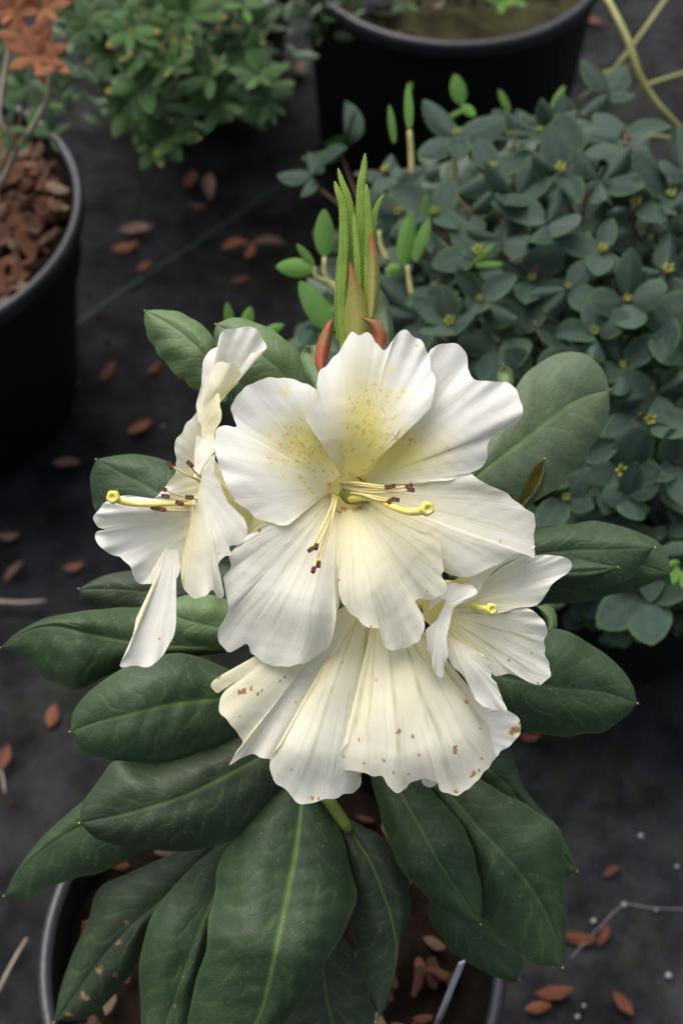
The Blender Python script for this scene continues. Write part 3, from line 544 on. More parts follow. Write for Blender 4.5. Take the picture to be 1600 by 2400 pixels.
# pedicels
for i, q in enumerate(((c1(735, 1000), 50.6), (c2(1500, 1450), 50.6), (c6(730, -80), 50.8), (c6(900, 60), 50.6))):
    e = Vector(P(*q[0], q[1])); tube('pedicel', [hub, hub.lerp(e, .5)+Vector((0, 0, .004)), e+(e-hub)*.06], [.0022, .0018, .0026], M['redstem' if i > 1 else 'stem'], plant)

# ---- big leaves: left and right outlines and the midrib, tip first
def bleaf(Lp, Rp, Mp, Ds, mat='leaf', camber=.8, bulge=.22, crop=F_, nu=44, nv=110, nvein=10, blem=(), seed=0, wave=.13, mid=1.0, label=None, parent=None, name='leaf', vamp=.026, midstop=0):
    L = cr([crop(*q) for q in Lp], nv); Rr = cr([crop(*q) for q in Rp], nv); Mm = cr([crop(*q) for q in Mp], nv)
    v = np.linspace(0, 1, nv); u = np.linspace(-1, 1, nu*2+1)
    L = L+(L-Mm)*.03*noise2(v*5, v*0, 1, seed+60)[:, None]; Rr = Rr+(Rr-Mm)*.03*noise2(v*5, v*0, 1, seed+61)[:, None]
    # crowd the samples near the tip so that it closes neatly
    U, V = np.meshgrid(u, v, indexing='ij'); a = np.abs(U)
    X = np.where(U < 0, Mm[:, 0]+(L[:, 0]-Mm[:, 0])*a, Mm[:, 0]+(Rr[:, 0]-Mm[:, 0])*a); Y = np.where(U < 0, Mm[:, 1]+(L[:, 1]-Mm[:, 1])*a, Mm[:, 1]+(Rr[:, 1]-Mm[:, 1])*a)
    wid = np.hypot(L[:, 0]-Rr[:, 0], L[:, 1]-Rr[:, 1]); wn = (wid/wid.max())[None, :]
    Dm = cr([(i/(len(Ds)-1), d) for i, d in enumerate(Ds)], nv)[:, 1]
    D = Dm[None, :]+camber*wn*a**2.2-bulge*.75*wn*np.clip(np.sin(math.pi*a), 0, 1)**1.5+wave*noise2(X, Y, 260, seed)*wn*a+.03*noise2(X, Y, 70, seed+1)*wn
    ph = (V*nvein+a*1.9-.5*a*a+.28*noise2(X, Y, 150, seed+2)+.08*noise2(X, Y, 50, seed+3)); fr = np.abs(ph-np.round(ph)); sv = np.exp(-(fr/.055)**2)*sst(.05, .15, a)*(1-sst(.75, .95, a))
    ph2 = (V*nvein*2.9-a*3.4+.35*noise2(X, Y, 60, seed+4)); fr2 = np.abs(ph2-np.round(ph2)); sv2 = np.exp(-(fr2/.10)**2)*sst(.1, .2, a)*(1-sst(.7, .9, a))
    D = D+vamp*wn*sv+vamp*.35*sv2*wn+.018*np.exp(-(a/.06)**2)
    md = np.exp(-(a/(.030+.02*V))**2)*mid*(.45+.55*V)*sst(-.01, .06, V)
    bl = np.zeros_like(X)
    for sx, sy, sr in blem:
        qx, qy = crop(sx, sy); dd = np.hypot(X-qx, Y-qy)+.3*sr*noise2(X, Y, 14, int(sx+sy)); bl = np.maximum(bl, sst(sr*1.2, sr*.6, dd))
    at = np.stack([np.clip(md, 0, 1), np.clip(sv+.35*sv2, 0, 1), bl, a], -1)
    P3 = P(X, Y, D); F = grid_faces(len(u), nv)
    o = obj(name, P3, F[:, ::-1] if TURN(P3) else F, M[mat], parent or plant, at)
    tp = Mm[0]; V3, F3 = tube_geo([tuple(P(tp[0], tp[1], Ds[0]+.02)), tuple(P(tp[0]+(tp[0]-Mm[4][0])*.2, tp[1]+(tp[1]-Mm[4][1])*.2, Ds[0]+.02))], [.0004, .00015], 6)
    if name == 'leaf': obj_poly('leaf_tip', V3, F3, M['leaftip'], o)
    if label: o['label'] = label
    return o
M['leaftip'] = simple_mat('leaf_tip_yellow', (.35, .38, .05), (.42, .42, .08), 300, .5)
def TURN(P3):
    i, j = P3.shape[0]//2, P3.shape[1]//2; n = np.cross(P3[i+4, j]-P3[i, j], P3[i, j+4]-P3[i, j]); return n.dot(np.array([0, 0, CAM_H])-P3[i, j]) < 0
# upper left pair
bleaf([(333, 713), (333, 745), (355, 800), (400, 855), (450, 893), (510, 925)], [(333, 713), (385, 712), (440, 730), (485, 770), (505, 830), (525, 915)], [(333, 713), (385, 742), (430, 775), (480, 830), (520, 922)], [53.5, 53, 53.5], 'leafgreen', .6, .15, seed=1, mid=.45, blem=[(458, 790, 5)])
bleaf([(496, 744), (492, 780), (505, 830), (545, 880), (630, 935), (745, 1000)], [(496, 744), (540, 730), (600, 745), (660, 785), (705, 840), (760, 1000)], [(496, 744), (560, 780), (600, 815), (652, 862), (752, 1000)], [52.5, 52, 53], 'leafgreen', .6, .12, seed=2, mid=.6)
bleaf([(505, 870), (502, 910), (515, 945), (560, 980), (620, 1010)], [(530, 865), (560, 890), (590, 930), (620, 1000)], [(515, 868), (530, 910), (560, 950), (620, 1005)], [54.5, 54.5, 54], 'leaf', .4, .1, seed=3)
# left
bleaf([(222, 1055), (207, 1095), (210, 1140), (235, 1185), (320, 1230), (450, 1250), (560, 1300)], [(222, 1055), (280, 1045), (350, 1047), (400, 1070), (450, 1120), (560, 1290)], [(222, 1055), (290, 1092), (350, 1125), (450, 1195), (560, 1295)], [53.6, 53, 53], 'leaf', .7, .14, seed=4, mid=.4)
bleaf([(182, 1352), (190, 1378), (240, 1402), (330, 1425), (450, 1450), (620, 1460)], [(182, 1352), (240, 1322), (310, 1308), (400, 1300), (500, 1320), (620, 1440)], [(182, 1352), (290, 1355), (400, 1370), (500, 1400), (620, 1450)], [54.8, 54, 53.5], 'leafdark', .6, .12, seed=5, mid=.3)
bleaf([(360, 1400), (390, 1470), (450, 1492), (530, 1498), (600, 1490), (700, 1470)], [(360, 1400), (420, 1370), (500, 1370), (600, 1400), (700, 1450)], [(360, 1400), (450, 1430), (560, 1450), (700, 1460)], [52.4, 52.4, 53], 'leafgreen', .6, .1, seed=6, mid=.3)
bleaf([(2, 1487), (60, 1515), (112, 1562), (180, 1582), (262, 1548), (350, 1520), (520, 1500)], [(2, 1487), (45, 1450), (110, 1418), (200, 1402), (300, 1396), (400, 1400), (520, 1470)], [(2, 1487), (60, 1450), (125, 1438), (200, 1455), (300, 1475), (400, 1485), (520, 1488)], [52.3, 51.4, 52.2, 53], 'leaf', .8, .2, seed=7, mid=.8)
bleaf([(162, 1680), (185, 1722), (240, 1745), (335, 1756), (430, 1750), (520, 1712), (640, 1620)], [(162, 1680), (172, 1630), (225, 1572), (305, 1522), (385, 1500), (460, 1512), (560, 1550), (640, 1590)], [(162, 1680), (220, 1660), (300, 1640), (400, 1617), (520, 1605), (640, 1605)], [51, 50.2, 50.6, 52], 'leaf', .9, .22, seed=8, mid=.7)
bleaf([(184, 1890), (222, 1926), (290, 1943), (400, 1957), (500, 1945), (585, 1888), (640, 1825), (710, 1740)], [(184, 1890), (192, 1840), (235, 1786), (272, 1751), (350, 1756), (440, 1735), (540, 1690), (620, 1660), (705, 1660)], [(184, 1890), (240, 1880), (320, 1862), (430, 1825), (550, 1765), (630, 1722), (708, 1700)], [50.6, 49.8, 50.2, 52], 'leafdark', .9, .25, seed=9, mid=.75, blem=[(378, 1848, 3)])
bleaf([(10, 2057), (60, 2067), (95, 2048), (130, 2028), (230, 2005), (340, 1950), (480, 1880)], [(10, 2057), (45, 1990), (105, 1915), (185, 1845), (260, 1800), (360, 1780), (480, 1850)], [(10, 2057), (60, 1985), (130, 1930), (200, 1893), (300, 1870), (480, 1865)], [54.8, 53.6, 53.6, 54], 'leaf', .7, .15, seed=10, mid=.3)
# lower row
bleaf([(125, 2347), (145, 2250), (195, 2130), (225, 2045), (290, 2005), (400, 1960), (560, 1850)], [(125, 2347), (200, 2338), (262, 2290), (315, 2210), (360, 2110), (440, 2030), (570, 1880)], [(125, 2347), (170, 2290), (235, 2200), (300, 2130), (370, 2070), (450, 2000), (565, 1865)], [55.6, 54.6, 54.2, 54.5], 'leafdark', .8, .2, seed=11, mid=.25, blem=[(270, 2165, 7), (228, 2228, 9), (265, 2238, 7), (190, 2287, 9), (200, 2292, 7), (292, 2118, 5), (160, 2330, 8)])
bleaf([(340, 2480), (326, 2380), (321, 2270), (330, 2150), (365, 2075), (450, 1985), (600, 1850)], [(340, 2480), (420, 2420), (450, 2300), (485, 2150), (515, 2010), (560, 1930), (620, 1860)], [(340, 2480), (385, 2340), (415, 2260), (450, 2160), (495, 2050), (550, 1940), (612, 1855)], [53.6, 53, 53, 53.8], 'leaf', .8, .2, seed=12, mid=.45, blem=[(403, 2310, 5)])
bleaf([(700, 2110), (680, 2200), (665, 2300), (640, 2400), (660, 2480), (760, 2520)][::-1], [(760, 2120), (810, 2180), (850, 2280), (862, 2360), (830, 2450), (760, 2520)][::-1], [(728, 2110), (740, 2220), (752, 2300), (766, 2360), (772, 2440), (760, 2520)][::-1], [55.4, 54.4, 54.2], 'leafdark', .6, .15, seed=13, mid=.5)
bleaf([(480, 2500), (435, 2420), (433, 2352), (455, 2262), (468, 2180), (480, 2100), (498, 2020), (520, 1945), (560, 1885), (620, 1830), (680, 1780)], [(480, 2500), (570, 2440), (640, 2365), (690, 2302), (722, 2258), (752, 2200), (800, 2130), (822, 2060), (812, 2010), (785, 1925), (745, 1850), (710, 1780)], [(480, 2500), (560, 2400), (598, 2330), (620, 2250), (640, 2150), (660, 2050), (680, 1950), (692, 1850), (700, 1770)], [51.6, 50.2, 49.6, 50, 52], 'leaf', 1.0, .3, seed=14, mid=1.0, nvein=11, label='largest leaf, pointing down at the front with a bright yellow green midrib')
bleaf([(862, 2346), (868, 2330), (838, 2250), (812, 2170), (806, 2090), (800, 2010), (785, 1950), (775, 1880)], [(862, 2346), (888, 2310), (905, 2240), (918, 2180), (938, 2110), (943, 2050), (930, 1990), (880, 1925), (800, 1880)], [(862, 2346), (895, 2270), (912, 2190), (900, 2110), (875, 2040), (850, 1980), (815, 1925), (788, 1880)], [53, 52.4, 51.8, 52.2], 'leafdark', .7, .2, seed=15, mid=.8)
tube('petiole', [wp(800, 1905, 52.1), wp(780, 1875, 51.9), wp(752, 1830, 51.6), wp(740, 1780, 51.8), hub], [.0022, .0024, .0028, .0024], M['stem'], plant)
bleaf([(1197, 2232), (1180, 2256), (1130, 2240), (1060, 2200), (1008, 2150), (982, 2095), (990, 2030), (1000, 1980)], [(1197, 2232), (1197, 2200), (1165, 2155), (1120, 2118), (1070, 2060), (1040, 1980)], [(1192, 2250), (1150, 2200), (1110, 2160), (1060, 2110), (1020, 1980)], [54.8, 54.2, 54], 'leaf', .7, .1, seed=16, mid=.25)
bleaf([(1324, 2000), (1295, 2012), (1250, 1970), (1160, 1890), (1080, 1810), (1000, 1740)], [(1324, 2000), (1308, 1950), (1270, 1890), (1210, 1820), (1180, 1750), (1150, 1690), (1060, 1660)], [(1324, 2000), (1280, 1945), (1225, 1880), (1150, 1790), (1030, 1700)], [54.2, 53.4, 53], 'leaf', .5, .15, seed=17, mid=.3)
bleaf([(1291, 2221), (1220, 2212), (1155, 2165), (1105, 2095), (1080, 1990), (1040, 1900), (960, 1800), (920, 1740)], [(1291, 2221), (1299, 2160), (1299, 2070), (1292, 1960), (1272, 1892), (1210, 1850), (1120, 1800), (1000, 1720)], [(1291, 2221), (1272, 2140), (1235, 2065), (1180, 1990), (1110, 1915), (1040, 1835), (960, 1740)], [52.6, 51.4, 51.6, 52.6], 'leaf', .9, .28, seed=18, mid=.55, nvein=9)
bleaf([(1103, 2122), (1040, 2105), (980, 2060), (930, 2005), (893, 1935), (870, 1860), (850, 1780), (840, 1700)], [(1103, 2122), (1106, 2060), (1098, 2000), (1082, 1945), (1050, 1880), (1005, 1830), (950, 1770), (880, 1700)], [(1103, 2122), (1060, 2060), (1010, 1985), (975, 1920), (930, 1840), (895, 1770), (858, 1700)], [51.4, 50.4, 50.6, 52], 'leaf', .9, .26, seed=19, mid=.6, label='dark leaf pointing down and right with a small yellow tip over a wider leaf')
# right side
bleaf([(1462, 1615), (1440, 1642), (1385, 1680), (1300, 1691), (1212, 1677), (1140, 1650), (1040, 1580), (960, 1530)], [(1462, 1615), (1448, 1568), (1400, 1512), (1340, 1470), (1282, 1445), (1220, 1440), (1120, 1450), (960, 1500)], [(1462, 1615), (1420, 1600), (1370, 1588), (1260, 1578), (1130, 1550), (960, 1515)], [53, 51.8, 51.6, 52.6], 'leaf', .9, .22, seed=20, mid=.45)
bleaf([(1538, 1318), (1480, 1345), (1400, 1368), (1330, 1384), (1250, 1386), (1150, 1370), (1050, 1330)], [(1538, 1318), (1530, 1270), (1490, 1235), (1400, 1203), (1300, 1205), (1200, 1220), (1050, 1300)], [(1538, 1318), (1440, 1290), (1340, 1280), (1200, 1290), (1050, 1315)], [55, 54.4, 54], 'leaf', .6, .1, seed=21, mid=.2)
bleaf([(1502, 1257), (1440, 1330), (1340, 1350), (1250, 1350), (1150, 1340), (1030, 1320)], [(1502, 1257), (1430, 1222), (1330, 1208), (1240, 1215), (1150, 1240), (1030, 1300)], [(1502, 1257), (1400, 1262), (1300, 1265), (1150, 1285), (1030, 1310)], [54, 53.6, 53.4], 'leaf', .6, .14, seed=22, mid=.25)
bleaf([(1417, 1303), (1370, 1328), (1300, 1340), (1230, 1345), (1130, 1350), (1030, 1330)], [(1417, 1303), (1350, 1290), (1280, 1285), (1220, 1280), (1120, 1290), (1030, 1320)], [(1417, 1303), (1350, 1312), (1280, 1316), (1200, 1316), (1030, 1325)], [53.2, 52.8, 52.8], 'leaf', .6, .1, seed=23, mid=.2)
M['leafgreen2'] = leaf_mat('grey_green_leaf', (.085, .120, .062), (.065, .098, .055), (.08, .13, .03), pale_amt=.2)
bleaf([(1399, 895), (1395, 960), (1355, 1030), (1312, 1088), (1262, 1132), (1200, 1162), (1130, 1165), (1050, 1150)], [(1399, 895), (1382, 848), (1342, 815), (1292, 807), (1240, 828), (1190, 880), (1145, 945), (1110, 1020), (1050, 1110)], [(1399, 895), (1340, 912), (1285, 945), (1200, 1012), (1120, 1072), (1050, 1130)], [54, 53.2, 52.6, 52.4], 'leafgreen2', .7, .12, seed=24, mid=.8, label='broad rounded grey green leaf with a dark spot, behind the flower on the right', vamp=.02)
M['leafback'] = leaf_mat('young_folded_leaf', (.15, .13, .04), (.12, .10, .03), (.16, .26, .04), pale_amt=0)
bleaf([(1250, 1054), (1225, 1075), (1205, 1110), (1185, 1155), (1165, 1190)], [(1250, 1054), (1247, 1090), (1230, 1125), (1205, 1152), (1175, 1195)], [(1250, 1054), (1237, 1082), (1218, 1118), (1196, 1155), (1170, 1192)], [50.8, 51.2, 51.8], 'leafback', -.5, 0, seed=25, mid=.1, nu=16, nv=50)
bleaf([(1250, 1054), (1247, 1090), (1232, 1125), (1205, 1152), (1175, 1195)], [(1250, 1054), (1254, 1090), (1246, 1125), (1218, 1160), (1185, 1205)], [(1250, 1054), (1250, 1090), (1240, 1125), (1212, 1157), (1180, 1200)], [50.7, 51.0, 51.8], 'leafgreen', .3, 0, seed=26, mid=.1, nu=12, nv=50)
bleaf([(1232, 1392), (1255, 1440), (1240, 1470), (1200, 1470)], [(1232, 1392), (1262, 1390), (1278, 1420), (1270, 1455), (1210, 1480)], [(1232, 1392), (1262, 1420), (1255, 1450), (1205, 1475)], [52.8, 52.6, 52.6], 'leafgreen', .3, .05, seed=27, mid=.1, nu=16, nv=50)
bleaf([(1155, 836), (1142, 855), (1145, 890), (1160, 930)], [(1155, 836), (1175, 850), (1178, 880), (1175, 930)], [(1155, 836), (1160, 860), (1162, 890), (1168, 930)], [55, 55, 54], 'leafgreen', .3, .05, seed=28, mid=.2, nu=12, nv=40)
bleaf([(868, 655), (858, 700), (855, 760), (860, 830)], [(868, 655), (890, 690), (902, 740), (905, 830)], [(868, 655), (876, 700), (882, 750), (884, 830)], [50.5, 50.5, 50], 'leafgreen2', .5, .05, seed=29, mid=.3, nu=16, nv=50)
bleaf([(705, 795), (690, 815), (700, 850), (725, 890)], [(705, 795), (735, 795), (745, 830), (745, 890)], [(705, 795), (715, 820), (722, 850), (735, 890)], [51.5, 51.5, 50], 'leafgreen', .4, .05, seed=30, mid=.3, nu=16, nv=50)
# filler leaves seen in the gaps under the truss
bleaf([(420, 1340), (440, 1400), (500, 1440), (600, 1470), (700, 1480)], [(420, 1340), (480, 1290), (560, 1290), (640, 1340), (710, 1460)], [(420, 1340), (500, 1360), (600, 1400), (705, 1470)], [53.2, 53, 53], 'leafdark', .6, .1, seed=31, mid=.3)
bleaf([(1000, 1620), (1040, 1580), (1060, 1560), (1000, 1500), (950, 1450)], [(1000, 1620), (960, 1600), (930, 1550), (920, 1500), (930, 1440)], [(1000, 1620), (1000, 1570), (970, 1520), (940, 1450)], [52.6, 52.4, 52.4], 'leafgreen', .4, .05, seed=32, mid=.3)

# ---- leafy shoot above the flower
M['shoot'] = simple_mat('shoot_green', (.13, .23, .03), (.22, .32, .05), 90, .6, .3, .12, 900, trans=.15)
M['scale'] = simple_mat('bud_scale', (.26, .29, .07), (.30, .27, .08), 60, .5, .3, .2, 500, trans=.15, zgrad=(.5, 1.05, (.38, .13, .07)))
M['scalered'] = simple_mat('bud_scale_red', (.24, .15, .06), (.36, .09, .055), 80, .45, .3, .2, 500, trans=.15)
M['fuzz'] = simple_mat('shoot_hair', (.40, .46, .26), (.5, .55, .35), 60, .7, trans=.3)
shoot = tube('leaf_shoot', [wp(815, 900, 49), wp(808, 800, 47.6), wp(812, 700, 47.2)], [.0040, .0044, .0036], M['shoot'], plant, 16)
shoot['label'] = 'upright shoot of rolled hairy young leaves with reddish bud scales'
def roll_leaf(pts, w, d):
    q = cr([F_(x, y) for x, y in pts], 40); v = np.linspace(0, 1, 40); w = w*1.42; hw = np.interp(v, [0, .1, .6, .85, .95, 1], [w*.75, w*.9, w, w*.8, w*.55, w*.15]); n = 15; V = []
    tgt = np.gradient(q, axis=0); tgt /= np.linalg.norm(tgt, axis=1)[:, None]; nm = np.stack([-tgt[:, 1], tgt[:, 0]], -1)
    for k in range(n):
        t = 2*math.pi*k/n; c, s = math.cos(t), math.sin(t)
        rr = 1-.38*max(0, math.cos(t-math.pi/2))**6            # rolled margins leave a groove facing the camera
        V.append(P(q[:, 0]+nm[:, 0]*hw*c*rr, q[:, 1]+nm[:, 1]*hw*c*rr, d(v)-hw*s*rr*.9*.0148))
    V = np.array(V); o = obj('shoot_leaf', V, grid_faces(n, 40, True), M['shoot'], shoot)
    # hairs joined into one piece
    r = random.Random(int(pts[0][0]*7+pts[-1][1])); hv = []; hf = []
    for k in range(260):
        i = r.randrange(2, 39); sg = r.choice((-1, 1)); c = r.uniform(.6, 1); s = math.sqrt(1-c*c)
        a = P(q[i, 0]+nm[i, 0]*hw[i]*c*sg, q[i, 1]+nm[i, 1]*hw[i]*c*sg, d(v[i])-hw[i]*s*.0135)
        e = P(q[i, 0]+nm[i, 0]*(hw[i]*c*sg+sg*r.uniform(1.2, 3.2))+r.uniform(-1, 1), q[i, 1]+nm[i, 1]*(hw[i]*c*sg+sg*2)-r.uniform(0, 2), d(v[i])-hw[i]*s*.0135-.02)
        b_ = len(hv); hv += [Vector(a)+Vector((0, 0, .00010)), Vector(a)-Vector((0, 0, .00010)), Vector(e)]; hf.append((b_, b_+1, b_+2))
    return (hv, hf)
HV, HF = [], []
for pts, w_, d0, d1 in (([(800, 800), (805, 650), (812, 540), (800, 460), (785, 418), (776, 386)], 8, 47.4, 46.9),
                        ([(790, 800), (785, 680), (790, 560), (788, 480), (776, 440), (768, 416)], 9.5, 47.0, 46.4),
                        ([(830, 780), (836, 640), (830, 540), (828, 440), (835, 390), (838, 352)], 9, 47.2, 46.6),
                        ([(845, 760), (845, 640), (848, 540), (844, 470), (841, 422)], 8, 46.7, 46.1),
                        ([(855, 700), (852, 600), (856, 530), (864, 480), (880, 447)], 6.5, 47.2, 46.6),
                        ([(815, 780), (822, 640), (818, 560), (812, 490)], 6.5, 46.6, 46.3),
                        ([(778, 780), (776, 680), (782, 600), (792, 540), (800, 500)], 6.5, 47.4, 47.0)):
    hv, hf = roll_leaf(pts, w_, (lambda d0, d1: (lambda v: d0+(d1-d0)*v))(d0, d1)); n0 = len(HV); HV += hv; HF += [tuple(i+n0 for i in f) for f in hf]
hair = obj_poly('leaf_hair', HV, HF, M['fuzz'], shoot, smooth=False); hair['kind'] = 'stuff'
def scale_(Lp, Rp, D0, D1, mat, cam=.5):
    L = cr([F_(*q) for q in Lp], 40); Rr = cr([F_(*q) for q in Rp], 40); u = np.linspace(0, 1, 17); U = u[:, None]
    X = L[None, :, 0]*(1-U)+Rr[None, :, 0]*U; Y = L[None, :, 1]*(1-U)+Rr[None, :, 1]*U
    wd = np.hypot(*(L-Rr).T); wd = wd/wd.max(); D = np.linspace(D0, D1, 40)[None, :]+cam*((2*U-1)**2)*wd[None, :]
    P3 = P(X, Y, D); return obj('bud_scale', P3, grid_faces(17, 40), M[mat], shoot)
scale_([(797, 800), (790, 740), (795, 690), (800, 640), (803, 598)], [(850, 790), (856, 735), (845, 700), (825, 650), (803, 598)], 46.3, 46.0, 'scale')
scale_([(845, 735), (842, 680), (845, 620), (846, 570), (848, 530)], [(862, 720), (872, 660), (870, 600), (862, 560), (848, 530)], 46.2, 46.0, 'scale', .3)
scale_([(858, 800), (855, 770), (842, 745), (828, 729)], [(888, 795), (888, 765), (868, 737), (828, 729)], 45.8, 45.7, 'scalered', .3)
scale_([(733, 862), (722, 830), (728, 790), (745, 750), (764, 730)], [(745, 850), (755, 815), (762, 780), (765, 750), (764, 730)], 46.6, 46.8, 'scalered', .3)

# ------------------------------------------------------------------ small leaved plants
def small_leaf_mesh(name, wid, cup, mat, tipw=0., nu=7, nv=9):
    V = []; at = []
    for i in range(nu):
        for j in range(nv):
            u = 2*i/(nu-1)-1; v = j/(nv-1); hw = wid*.5*(math.sin(math.pi*min(1, v**(.85+tipw)*.985+.008))**.62)
            z = -cup*abs(u)**1.8*hw*1.6-.10*(v-.35)**2*1.6+.02*abs(u); V.append((u*hw, v, z)); at.append((math.exp(-(u/.12)**2), 0, 0, max(abs(u), 1-2*(1-v) if v > .5 else 0)))
    me = mesh_np(name, np.array(V), grid_faces(nu, nv)); me.materials.append(mat)
    a = me.color_attributes.new('pig', 'FLOAT_COLOR', 'POINT'); a.data.foreach_set('color', np.array(at, np.float32).ravel()); return me
def small_mat(name, a, c, rim, rough=.5, tip=None, trans=.12, mid=(.10, .15, .07)):
    m, n, o = new_mat(name); b = NB(n); at = b.node('ShaderNodeAttribute', attribute_name='pig'); s = b.sep(at.outputs['Color']); p = b.objc()
    f = b.math('ADD', b.math('MULTIPLY', b.noise(p, 6, 3), .5), b.math('MULTIPLY', b.rnd(), .5)); col = b.mix(b.ramp(f, .3, .7), a, c)
    col = b.mix(b.math('MULTIPLY', s[0], .18), col, mid); col = b.mix(b.math('MULTIPLY', b.ramp(at.outputs['Alpha'], .72, 1), .6), col, rim)
    if tip:
        y = b.xyz(p)[1]; fq = b.math('MULTIPLY', b.ramp(b.math('ADD', y, b.math('MULTIPLY', b.noise(p, 3), .25)), .88, 1.05), b.ramp(b.rnd(), .86, .9)); col = b.mix(fq, col, tip)
    s1 = b.bsdf(col, rough, .4, b.bump(b.noise(p, 30, 4), .4, .02)); tr = b.node('ShaderNodeBsdfTranslucent'); b.put(tr.inputs[0], b.mix(1, col, (1.1, 1.4, .5), 'MULTIPLY'))
    b.put(o.inputs[0], b.shader_mix(trans, s1, tr.outputs[0])); return m
def orient(d, nrm):
    d = Vector(d).normalized(); x = d.cross(nrm).normalized(); z = x.cross(d).normalized()
    return Matrix((x, d, z)).transposed()
def put_leaf(me, root, pos, d, nrm, s, name='leaf'):
    o = bpy.data.objects.new(name, me); o.rotation_mode = 'QUATERNION'; place(o, root, pos); o.rotation_quaternion = orient(d, nrm).to_quaternion(); o.scale = (s, s, s); return o
def whorl(root, meshes, pos, axis, n, ln, el=.35, r=R, jit=.25, inner=True):
    axis = Vector(axis).normalized(); a = axis.orthogonal().normalized(); b = axis.cross(a); t0 = r.uniform(0, 6.28); out = []
    for k in range(n):
        t = t0+2*math.pi*k/n+r.uniform(-jit, jit); e = el+r.uniform(-.25, .25); h = a*math.cos(t)+b*math.sin(t); d = h*math.cos(e)+axis*math.sin(e); nn = axis*math.cos(e)-h*math.sin(e)
        put_leaf(r.choice(meshes), root, pos+d*ln*.06, d, nn, ln*r.uniform(.75, 1.15))
def bud_mesh(mat, k):
    V = []; F = []; r = random.Random(k)
    for q in range(5):
        t = q*1.256; d = Vector((math.cos(t)*.35, math.sin(t)*.35, 1)).normalized(); v, f = tube_geo([tuple(d*.1+Vector((math.cos(t), math.sin(t), 0))*.15), tuple(d*.6+Vector((math.cos(t), math.sin(t), 0))*.22), tuple(d*(.9+.3*r.random())+Vector((math.cos(t), math.sin(t), 0))*.2)], [.16, .22, .05], 6)
        o = len(V); V += v; F += [tuple(i+o for i in g_) for g_ in f]
    me = bpy.data.meshes.new('bud'); me.from_pydata(V, [], F); me.materials.append(mat); me.polygons.foreach_set('use_smooth', [True]*len(F)); return me

# blue-green shrub on the right
sc_, sr_ = POTS['shrub'], None
shrub = empty('small_leaved_shrub', (sc_[0], sc_[1], .14), 'dense shrub of small rounded blue green leaves with yellow buds, right of the white flowers', 'shrub')
M['sl'] = small_mat('blue_green_leaf', (.017, .040, .028), (.042, .074, .058), (.065, .15, .03), .5)
M['sln'] = small_mat('new_green_leaf', (.10, .24, .035), (.14, .30, .05), (.14, .30, .05), .45, trans=.25)
M['budy'] = simple_mat('yellow_bud', (.22, .28, .05), (.34, .34, .08), 40, .5, rnd=.4)
slm = [small_leaf_mesh('leaf', w_, c_, M['sl']) for w_, c_ in ((.66, .25), (.74, .15), (.52, .5), (.70, .02), (.60, -.2), (.56, .8))]
slp = [small_leaf_mesh('leaf', .66, .25, M['sl'], nu=5, nv=6)]
nlm = [small_leaf_mesh('leaf', .36, .3, M['sln']), small_leaf_mesh('leaf', .44, .2, M['sln'])]
bm_ = [bud_mesh(M['budy'], k) for k in range(3)]
def dome(px, py, c, top, k):
    z = top
    for _ in range(14):
        g_ = G(px, py, z); z = .6*z+.4*max(.06, top-k*((g_.x-c[0])**2+(g_.y-c[1])**2))
    return G(px, py, z)
wl = [(1110, 385), (1280, 520), (1300, 660), (1380, 590), (1228, 740), (1440, 830), (1400, 190), (1370, 240), (1512, 465), (1350, 1045), (1440, 1150), (1535, 760), (1080, 590), (955, 700), (1015, 775), (1105, 690), (950, 570), (868, 395), (780, 350), (735, 435), (1235, 330), (1310, 310), (1440, 300), (1050, 455), (1010, 640), (1160, 545), (1230, 610), (1350, 770), (1290, 800), (1480, 700), (1535, 610), (1560, 420), (1490, 395), (1440, 480), (1350, 440), (1340, 370), (1470, 950), (1552, 1060), (1400, 1090), (1320, 1150), (1500, 890), (1545, 950), (1490, 1290), (1475, 1370), (900, 470), (990, 520), (1170, 460), (1060, 320), (1180, 290), (1140, 780), (1200, 840), (1430, 700), (930, 390), (1280, 420), (1380, 520)]
axis0 = Vector((0, -.35, 1))
for i, (x, y) in enumerate(wl):
    q = dome(x*S, y*S, (.13, .54), .30, 2.6); q.z += R.uniform(-.012, .010)
    ax = (q-Vector((.14, .54, .10))).normalized()*.7+Vector((0, -.15, .75)); D_ = (q.y*CP+(CAM_H-q.z)*SP)
    ln = R.uniform(.0185, .0265); q.x += R.uniform(-.006, .006)
    whorl(shrub, slm, q, ax+Vector((R.uniform(-.4, .4), R.uniform(-.4, .3), 0)), (3, 4, 4, 4)[i % 4], ln, R.uniform(.1, .7), jit=.5)
    if i % 3 != 1:
        o = put_leaf(R.choice(bm_), shrub, q+ax.normalized()*.001, ax.orthogonal(), ax, R.uniform(.0026, .0052), 'bud')
